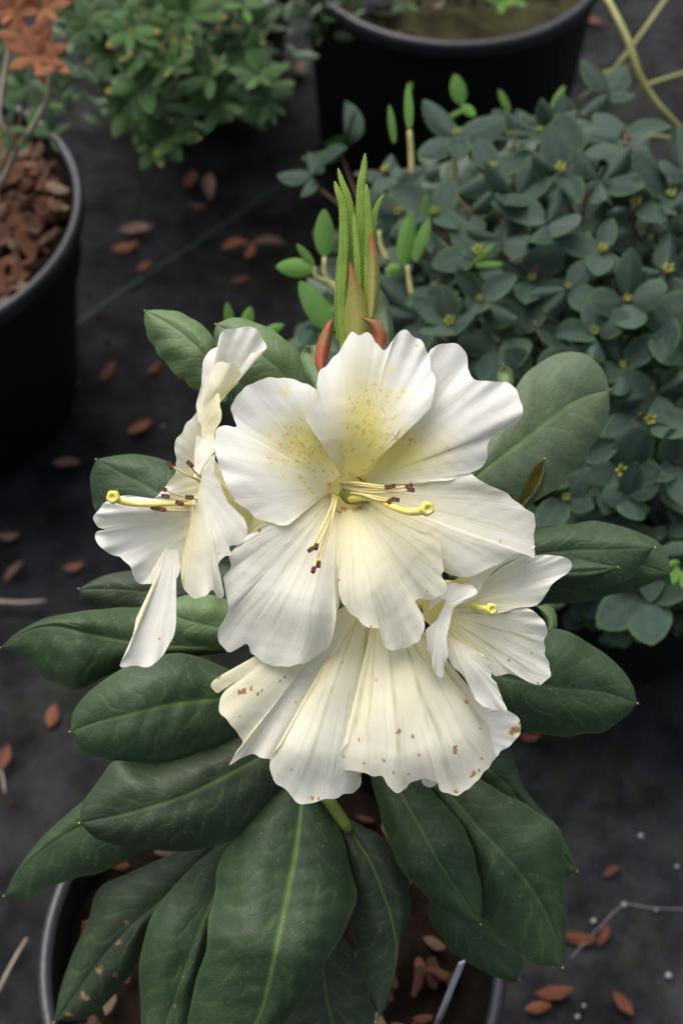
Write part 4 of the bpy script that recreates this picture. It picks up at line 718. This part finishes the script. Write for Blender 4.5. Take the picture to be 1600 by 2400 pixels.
# twigs joined, and shaded inner foliage as one mass
V, F = [], []
for x, y in wl[::1]:
    q = dome(x*S, y*S, (.13, .54), .30, 2.6); b0 = Vector((sc_[0]+R.uniform(-.03, .03), sc_[1]+R.uniform(-.03, .03), .14)); m_ = b0.lerp(q, .6)+Vector((R.uniform(-.02, .02), R.uniform(-.02, .02), -.02))
    v, f = tube_geo(cr([tuple(b0), tuple(m_), tuple(q)], 8), [.0022, .0012, .0010], 5); o = len(V); V += v; F += [tuple(i+o for i in g_) for g_ in f]
tag(obj_poly('twigs', V, F, M['redstem'], shrub), kind='stuff')
def mass(root, name, me_src, centre, rad, top, n, ln, seed, mat, zlo):
    """many small leaves below the outer ones joined as one part"""
    r = np.random.RandomState(seed); c0 = np.empty(len(me_src.vertices)*3); me_src.vertices.foreach_get('co', c0); c0 = c0.reshape(-1, 3); fc = np.array([p.vertices[:] for p in me_src.polygons])
    a0 = np.empty(len(c0)*4); me_src.color_attributes['pig'].data.foreach_get('color', a0); a0 = a0.reshape(-1, 4); V = []; Fm = []; A_ = []
    for k in range(n):
        t = r.uniform(0, 6.28); q = rad*math.sqrt(r.rand()); x = centre[0]+q*math.cos(t); y = centre[1]+q*math.sin(t)*.95; zt = top-2.6*q*q; z = zt-.019-(zt-.019-zlo)*r.rand()**1.4
        rx = x; ry = y; dd_ = ry*CP+(CAM_H-z)*SP; ppx = 800+FPX*rx/dd_; ppy = 1200-FPX*(ry*SP-(CAM_H-z)*CP)/dd_
        if root.name == 'small_leaved_shrub' and ppy < 420 and (ppx > 1470 or ppy < 330-.35*(ppx-900)): continue
        h = Vector((r.uniform(-1, 1), r.uniform(-1, 1), r.uniform(-.1, .5))); mt = np.array(orient(h, Vector((r.uniform(-.6, .6), r.uniform(-.9, .3), 1)))); s = ln*r.uniform(.7, 1.2)
        V.append((c0*s)@mt.T+np.array([x, y, z])); Fm.append(fc+len(A_)*len(c0)); A_.append(a0)
    return tag(obj(name, np.vstack(V), np.vstack(Fm), mat, root, np.vstack(A_)), kind='stuff')
mass(shrub, 'inner_foliage', slp[0], (.15, .54), .17, .30, 2600, .018, 5, M['sl'], .12)
# fresh green shoots on the shrub's left
def blade(root, a, b_, wd, d1, d2, mat='sln', lab=None):
    """a single larger young leaf between two picture points"""
    A0 = Vector(P(*F_(*a), d1)); B0 = Vector(P(*F_(*b_), d2)); d = B0-A0; me = small_leaf_mesh('leaf', wd, .25, M[mat], nu=9, nv=13)
    return put_leaf(me, root, A0, d, TC+Vector((R.uniform(-.3, .3), 0, 0)), d.length)
for a, b_, wd in (((722, 615), (635, 612), .5), ((745, 590), (745, 480), .42), ((722, 610), (682, 560), .3), ((765, 760), (690, 645), .42), ((925, 610), (945, 485), .34), ((950, 600), (985, 500), .28), ((920, 610), (885, 625), .6), ((975, 500), (978, 445), .3), ((1060, 240), (1045, 170), .55), ((1060, 240), (1090, 265), .5), ((1030, 270), (1065, 250), .3),
                 ((1090, 610), (1155, 605), .25), ((1085, 605), (1135, 560), .25), ((1265, 260), (1295, 195), .3), ((1170, 260), (1145, 205), .3), ((560, 760), (575, 705), .5), ((530, 760), (520, 695), .35), ((600, 770), (650, 745), .4), ((905, 330), (893, 240), .2), ((940, 300), (935, 190), .2), ((935, 210), (945, 190), .6), ((1555, 1300), (1545, 1340), .4), ((1560, 1290), (1530, 1300), .4), ((1565, 1310), (1568, 1350), .4)):
    D1 = 64 if a[0] < 800 else (70 if a[1] < 700 else 64)
    if a[1] < 300 and a[0] > 850: D1 = 80
    blade(shrub, a, b_, wd, D1, D1-.5)
for a, b_, r_ in (((940, 300), (945, 410), .0018), ((1040, 340), (1030, 480), .0018), ((745, 590), (800, 690), .0014), ((935, 610), (945, 680), .0014), ((870, 530), (890, 600), .0014), ((722, 612), (790, 660), .0013)):
    D1 = 78 if a[1] < 400 else 68
    tube('new_shoot', [P(*F_(*a), D1), P(*F_(a[0]+4, (a[1]+b_[1])/2), D1), P(*F_(*b_), D1)], [r_*.8, r_, r_], M['yellowstem'], shrub, 6, 8)

# green azalea top left
az = empty('azalea', (POTS['azalea'][0], POTS['azalea'][1], .15), 'bushy green azalea with small glossy leaves, some yellow tipped, at the upper left', 'shrub')
M['az'] = small_mat('azalea_leaf', (.018, .050, .014), (.062, .145, .030), (.07, .15, .03), .42, tip=(.32, .20, .04), mid=(.10, .2, .05))
M['azr'] = small_mat('red_azalea_leaf', (.20, .055, .022), (.30, .11, .035), (.26, .07, .03), .5, trans=.2, mid=(.4, .2, .06))
azm = [small_leaf_mesh('leaf', w_, .2, M['az']) for w_ in (.37, .43, .32)]
azrm = [small_leaf_mesh('leaf', w_, .2, M['azr']) for w_ in (.32, .4)]
awl = [(240, 45), (395, 150), (300, 70), (430, 30), (500, 60), (560, 10), (370, 110), (460, 100), (555, 130), (605, 215), (540, 185), (480, 175), (425, 195), (330, 190), (290, 250), (370, 240), (440, 230), (500, 240), (355, 335), (400, 320), (545, 255), (620, 235), (200, 60), (265, 115), (160, 25), (480, 10), (350, 25), (320, 120), (320, 290), (590, 170), (400, 60), (520, 110), (280, 20), (580, 60)]
azc = (-.14, .93)
for x, y in awl:
    zz = .27-.00022*max(0, y-60)+R.uniform(-.01, .01); q = G(x*S, y*S, zz)
    ax = Vector((R.uniform(-.4, .4), -.45+R.uniform(-.4, .3), 1)); whorl(az, azm, q, ax, 8, R.uniform(.016, .023), .45, jit=.35)
V, F = [], []
for x, y in awl:
    q = G(x*S, y*S, .26-.00022*max(0, y-60)); b0 = Vector((POTS['azalea'][0]+R.uniform(-.03, .03), POTS['azalea'][1]-.02, .16)); v, f = tube_geo(cr([tuple(b0), tuple(b0.lerp(q, .6)+Vector((0, 0, .01))), tuple(q)], 8), [.002, .0012, .001], 5); o = len(V); V += v; F += [tuple(i+o for i in g_) for g_ in f]
tag(obj_poly('twigs', V, F, M['woodstem'], az), kind='stuff')
mass(az, 'inner_foliage', azm[0], (-.155, .93), .17, .27, 1700, .016, 8, M['az'], .15)

# red azalea in the left pot
ra = empty('azalea', (POTS['left'][0], POTS['left'][1]+.02, .14), 'azalea with orange red young leaves on a grey stem in the left pot', 'shrub')
for x, y, m_, n_ in ((85, 130, azrm, 9), (30, 30, azrm, 8), (60, 90, azrm, 6), (10, 10, azrm, 7), (95, 20, azrm, 7), (130, 150, azrm, 3), (60, 200, azm, 6), (20, 170, azm, 7), (110, 240, azm, 5), (40, 110, azm, 6), (15, 300, azm, 5), (120, 310, azm, 4), (5, 230, azm, 5), (70, 300, azm, 4)):
    zz = .30 if m_ is azrm else .25; q = G(x*S, y*S, zz); whorl(ra, m_, q, Vector((R.uniform(-.3, .3), -.5, 1)), n_, R.uniform(.013, .019) if m_ is azrm else .014, .5 if m_ is azrm else .3, jit=.4)
def gp(x, y, z): return tuple(G(x*S, y*S, z))
tube('stem', [gp(118, 165, .30), gp(112, 220, .28), gp(80, 285, .26), gp(38, 345, .235), gp(15, 400, .20), gp(-40, 480, .145)], [.0010, .0015, .0018, .0022, .0025], M['greystem'], ra, 8)
tube('stem', [gp(38, 345, .235), gp(15, 300, .25), gp(0, 250, .26), gp(30, 60, .29)], [.0016, .0013, .0010], M['greystem'], ra, 8)
tube('stem', [gp(60, 200, .25), gp(40, 300, .22), gp(-40, 480, .145)], [.001, .0015, .002], M['woodstem'], ra, 8)

# arching bare stems at the upper right
ar = empty('leggy_plant', (.40, .60, .14), 'leggy plant with long bare yellow green stems arching at the upper right corner', 'plant')
tube('stem', [gp(1385, -20, .30), gp(1440, 90, .29), gp(1480, 200, .27), gp(1568, 305, .24), gp(1700, 420, .14)], [.0020, .0022, .0026, .003], M['yellowstem'], ar, 8)
tube('stem', [gp(1540, -20, .22), gp(1470, 80, .21), gp(1400, 170, .19), gp(1330, 230, .15)], [.0014, .0013, .0012], M['yellowstem'], ar, 8)
tube('stem', [gp(1450, 310, .22), gp(1520, 315, .21), gp(1600, 330, .2)], [.0012, .0013, .0014], M['yellowstem'], ar, 8)
tube('stem', [gp(1470, 200, .20), gp(1530, 180, .19), gp(1600, 160, .18)], [.0012, .0013, .0014], M['yellowstem'], ar, 8)
tube('stem', [gp(1500, 700, .20), gp(1560, 610, .20), gp(1640, 520, .18)], [.0016, .0018, .002], M['redstem'], ar, 8)
# plant in the top pot
tp_ = empty('seedling', (POTS['top'][0], POTS['top'][1], .15), 'few low green leaves in the mossy pot at the top', 'plant')
for x, y in ((1170, 0), (930, 8), (1010, -20), (1150, 10)): whorl(tp_, nlm if x > 1100 else azm, G(x*S, y*S, .185), Vector((0, -.3, 1)), 4, .014, .4)
for x in (960, 1050, 1085, 1120): tube('stem', [gp(x, 10, .16), gp(x+8, -60, .21), gp(x+5, -130, .26)], [.0018, .0014, .001], M['woodstem'], tp_, 6, 8)
# white plant label in the top pot
lm = simple_mat('white_label', (.55, .56, .62), (.62, .63, .68), 50, .4)
def slab(name, a, b_, wv, th, mat, parent=None):
    a, b_, wv = Vector(a), Vector(b_), Vector(wv); nrm = (b_-a).cross(wv).normalized()*th; V = []
    for k in (-1, 1):
        for q in (a-wv, a+wv, b_+wv, b_-wv): V.append(q+nrm*k)
    return obj_poly(name, V, [(0, 3, 2, 1), (4, 5, 6, 7), (0, 1, 5, 4), (1, 2, 6, 5), (2, 3, 7, 6), (3, 0, 4, 7)], mat, parent, smooth=False)
tag(slab('plant_label', G(880*S, 28*S, .155), G(850*S, -60*S, .20), (.012, .002, 0), .0005, lm), 'white plastic plant label stuck in the mossy pot at the top', 'plant label')
tag(slab('plant_label', G(1003*S, 2352*S, .15), Vector(P(*F_(1060, 2210), 58)), (.0012, .0005, 0), .0004, lm), 'thin white plastic label seen edge on inside the lower pot', 'plant label')

# ------------------------------------------------------------------ fallen leaves, grit, straws
M['dry'] = simple_mat('dry_leaf', (.11, .033, .013), (.21, .075, .03), 80, .6, .4, .4, 300, rnd=.6)
M['drypale'] = simple_mat('pale_dry_leaf', (.15, .08, .055), (.24, .14, .11), 80, .6, .4, .4, 300, rnd=.6)
def dry_mesh(k, mat):
    r = random.Random(k); V = []; nu, nv = 5, 9
    for i in range(nu):
        for j in range(nv):
            u = 2*i/(nu-1)-1; v = j/(nv-1); hw = .21*(math.sin(math.pi*(v*.97+.015))**.8)*(1+.1*r.uniform(-1, 1))
            V.append((u*hw, v-.5, (.22*abs(u)*hw*4*(1 if k % 2 else -1)*.5+.25*(v-.5)**2*(1 if k % 3 else -1)+.03*r.uniform(-1, 1))))
    n = len(V); V2 = V+[(x, y, z-.012) for x, y, z in V]; f = grid_faces(nu, nv); F = [tuple(q) for q in f]+[tuple(int(i)+n for i in q[::-1]) for q in f]
    me = bpy.data.meshes.new('fallen_leaf'); me.from_pydata(V2, [], [tuple(int(i) for i in q) for q in F]); me.materials.append(mat); me.polygons.foreach_set('use_smooth', [True]*len(F)); return me
dm = [dry_mesh(k, M['dry']) for k in range(5)]; dp = [dry_mesh(k+9, M['drypale']) for k in range(3)]
FL = [(247, 848, .022, 20, 0, 'rust brown fallen leaf left of the two upper left green leaves'),
      (320, 983, .021, 50, 0, 'rust brown fallen leaf left of the white flower seen in profile'),
      (155, 1067, .022, 90, 1, 'long dull brown fallen leaf left of the yellow tipped style'),
      (32, 1310, .018, 35, 1, 'pale brown fallen leaf at the left edge below the flower in profile'),
      (168, 1300, .015, 70, 0, 'small brown fallen leaf left of the hanging white lobe'),
      (120, 1642, .016, 5, 0, 'narrow orange fallen leaf left of the lower left green leaves'),
      (10, 1740, .017, 10, 0, 'bright orange fallen leaf at the left edge, lower half'),
      (18, 1228, .016, 80, 1, 'faint brown fallen leaf at the left edge beside the profile flower'),
      (312, 528, .026, 85, 1, 'pale fallen leaf right of the left pot rim, topmost of a cluster'),
      (285, 565, .022, 80, 0, 'brown fallen leaf just under the pale one, right of the left pot'),
      (332, 608, .016, 40, 0, 'small rust fallen leaf below the pale leaf cluster'),
      (437, 415, .024, 10, 0, 'orange brown fallen leaf under the green azalea, left of a pale one'),
      (480, 425, .030, 175, 1, 'large pale fallen leaf under the green azalea'),
      (540, 560, .022, 70, 0, 'long brown fallen leaf in the dark left of the young shoot'),
      (575, 575, .016, 20, 0, 'tan fallen leaf tip left of the young shoot'),
      (620, 555, .024, 85, 1, 'dull fallen leaf stretched left of the bright green young leaves'),
      (550, 645, .014, 60, 0, 'small orange fallen leaf above the upper left green leaves'),
      (355, 845, .014, 30, 0, 'small dark red fallen leaf beside the left tip leaf'),
      (146, 752, .014, 20, 0, 'small rust fallen leaf on the teal woven stripe'),
      (170, 880, .012, 50, 0, 'tiny dark fallen leaf below the largest rust leaf'),
      (425, 860, .012, 80, 0, 'tiny red fallen leaf under the upper left green leaf'),
      (82, 693, .012, 60, 1, 'small pink brown fallen leaf by the foot of the left pot'),
      (1330, 2153, .020, 100, 0, 'red brown fallen leaf right of the lowest right green leaf, left of its pair'),
      (1385, 2145, .015, 30, 0, 'red brown fallen leaf, right one of the touching pair at lower right'),
      (1272, 2277, .020, 85, 0, 'orange fallen leaf curled near the bottom right, upper of the lower pair'),
      (1235, 2312, .014, 80, 0, 'orange fallen leaf nearest the pot rim at the bottom right'),
      (1430, 2305, .015, 145, 0, 'bright orange fallen leaf alone at the bottom right'),
      (1215, 1690, .014, 100, 0, 'red fallen leaf below the spotted petal on the right'),
      (1402, 2000, .010, 60, 0, 'tiny dark red fallen leaf right of the white tipped green leaf'),
      (1240, 75, .018, 30, 1, 'dull fallen leaf right of the tall top pot'),
      (1360, 40, .020, 130, 0, 'brown fallen leaf near the arching stem at the top right'),
      (690, 150, .026, 10, 1, 'grey brown fallen leaf between the green azalea and the tall pot'),
      (450, 470, .014, 100, 0, 'small brown fallen leaf below the large pale one under the azalea'),
      (600, 150, .016, 40, 0, 'brown fallen leaf in the dark beside the azalea edge')]
r_ = random.Random(3)
for i, (x, y, s, ang, k, lab) in enumerate(FL):
    q = G(x*S, y*S, .004); o = bpy.data.objects.new('fallen_leaf', (dp if k else dm)[i % (3 if k else 5)]); place(o, None, q); a = math.radians(-ang)
    o.rotation_euler = (R.uniform(-.15, .15), R.uniform(-.15, .15), a); o.scale = (s*r_.uniform(.7, 1.15), s*r_.uniform(.9, 1.1), s*1.3); tag(o, lab, 'fallen leaf', 'dry fallen leaves on the ground fabric')
# small debris: grit, crumbs
gritm = simple_mat('perlite', (.35, .35, .34), (.5, .5, .48), 300, .8)
GL = [(1470, 1920, .0022, 'white perlite grain right of the two large lower leaves'), (1432, 2078, .0021, 'white perlite grain at the bend of the white thread'), (1362, 2115, .0020, 'white perlite grain beside the fallen leaf pair'), (1533, 2240, .0023, 'white perlite grain at the right edge near the bottom'), (1420, 2300, .0012, 'tiny white grain by the lone orange leaf'), (1340, 2310, .0013, 'tiny white grain left of the lone orange leaf'), (1325, 2335, .0016, 'white grain at the bottom edge, right side'), (1505, 2090, .0012, 'tiny grain on the white thread'), (375, 978, .0014, 'pale grain left of the profile flower'), (1553, 1990, .0016, 'pale grain at the right edge above the thread')]
for i, (x, y, s, lab) in enumerate(GL):
    s *= .75
    q = G(x*S, y*S, s*.5); V, F = lathe([(.0001, -.9*s), (.7*s, -.6*s), (s, 0), (.75*s, .6*s), (.0001, .85*s)], 9, q); V = [(a_+s*.18*math.sin(i+a_*9e3), b_+s*.15*math.cos(b_*8e3), c_) for a_, b_, c_ in V]
    tag(obj_poly('perlite_grain', V, F, gritm), lab, 'grit', 'white perlite grains on the fabric')
r = np.random.RandomState(4); V = []; F = []
for k in range(7000):
    x = r.uniform(-.45, .55); y = r.uniform(.10, 1.45); cl = noise2(np.array(x), np.array(y), .12, 77)
    if cl < r.uniform(-.6, 1.3): continue
    s = r.uniform(.0006, .0024)*(1.6 if r.rand() < .08 else 1); t = r.uniform(0, 3.14); zz = .0035*float(noise2(np.array(x), np.array(y), .33, 3))-.004; n0 = len(V)
    dx, dy = math.cos(t)*s, math.sin(t)*s; V += [(x-dx, y-dy, zz), (x+dy*.4, y-dx*.4, zz), (x+dx, y+dy, zz+s*.2), (x-dy*.4, y+dx*.4, zz), (x, y, zz+s*.7)]
    F += [(n0, n0+1, n0+4), (n0+1, n0+2, n0+4), (n0+2, n0+3, n0+4), (n0+3, n0, n0+4)]
tag(obj_poly('litter', V, F, barkm[1], smooth=False), 'fine brown crumbs of bark scattered over the black ground fabric', 'debris', kind='stuff')
tag(tube('straw', [gp(-20, 800, .004), gp(20, 778, .006), (gp(52, 760, .004))], [.0009, .0011, .0007], M['greystem'], None, 6, 8), 'pale straw at the left edge below the left pot', 'straw')
tag(tube('straw', [gp(-20, 1381, .005), gp(50, 1384, .006), gp(105, 1380, .004)], [.0016, .0014, .0008], M['greystem'], None, 6, 8), 'pale straw at the left edge above the leftmost green leaf', 'straw')
tag(tube('straw', [gp(-20, 2310, .004), gp(30, 2210, .006), gp(62, 2155, .004)], [.0009, .0009, .0006], M['greystem'], None, 6, 8), 'thin straw at the bottom left corner beside the pot', 'straw')
th = simple_mat('white_thread', (.20, .20, .21), (.28, .28, .30), 100, .7)
tag(tube('thread', [gp(1310, 2200, .003), gp(1375, 2130, .003), gp(1432, 2079, .003), gp(1500, 2086, .003), gp(1600, 2087, .003)], [.00025, .0003, .00025], th, None, 6, 30), 'pale thread lying bent across the fabric at the lower right', 'thread')
tag(tube('straw', [gp(-20, 1790, .003), gp(2, 1770, .004), gp(12, 1820, .003)], [.0006, .0006], M['greystem'], None, 6, 8), 'short pale straw at the left edge above the lowest left leaf', 'straw')
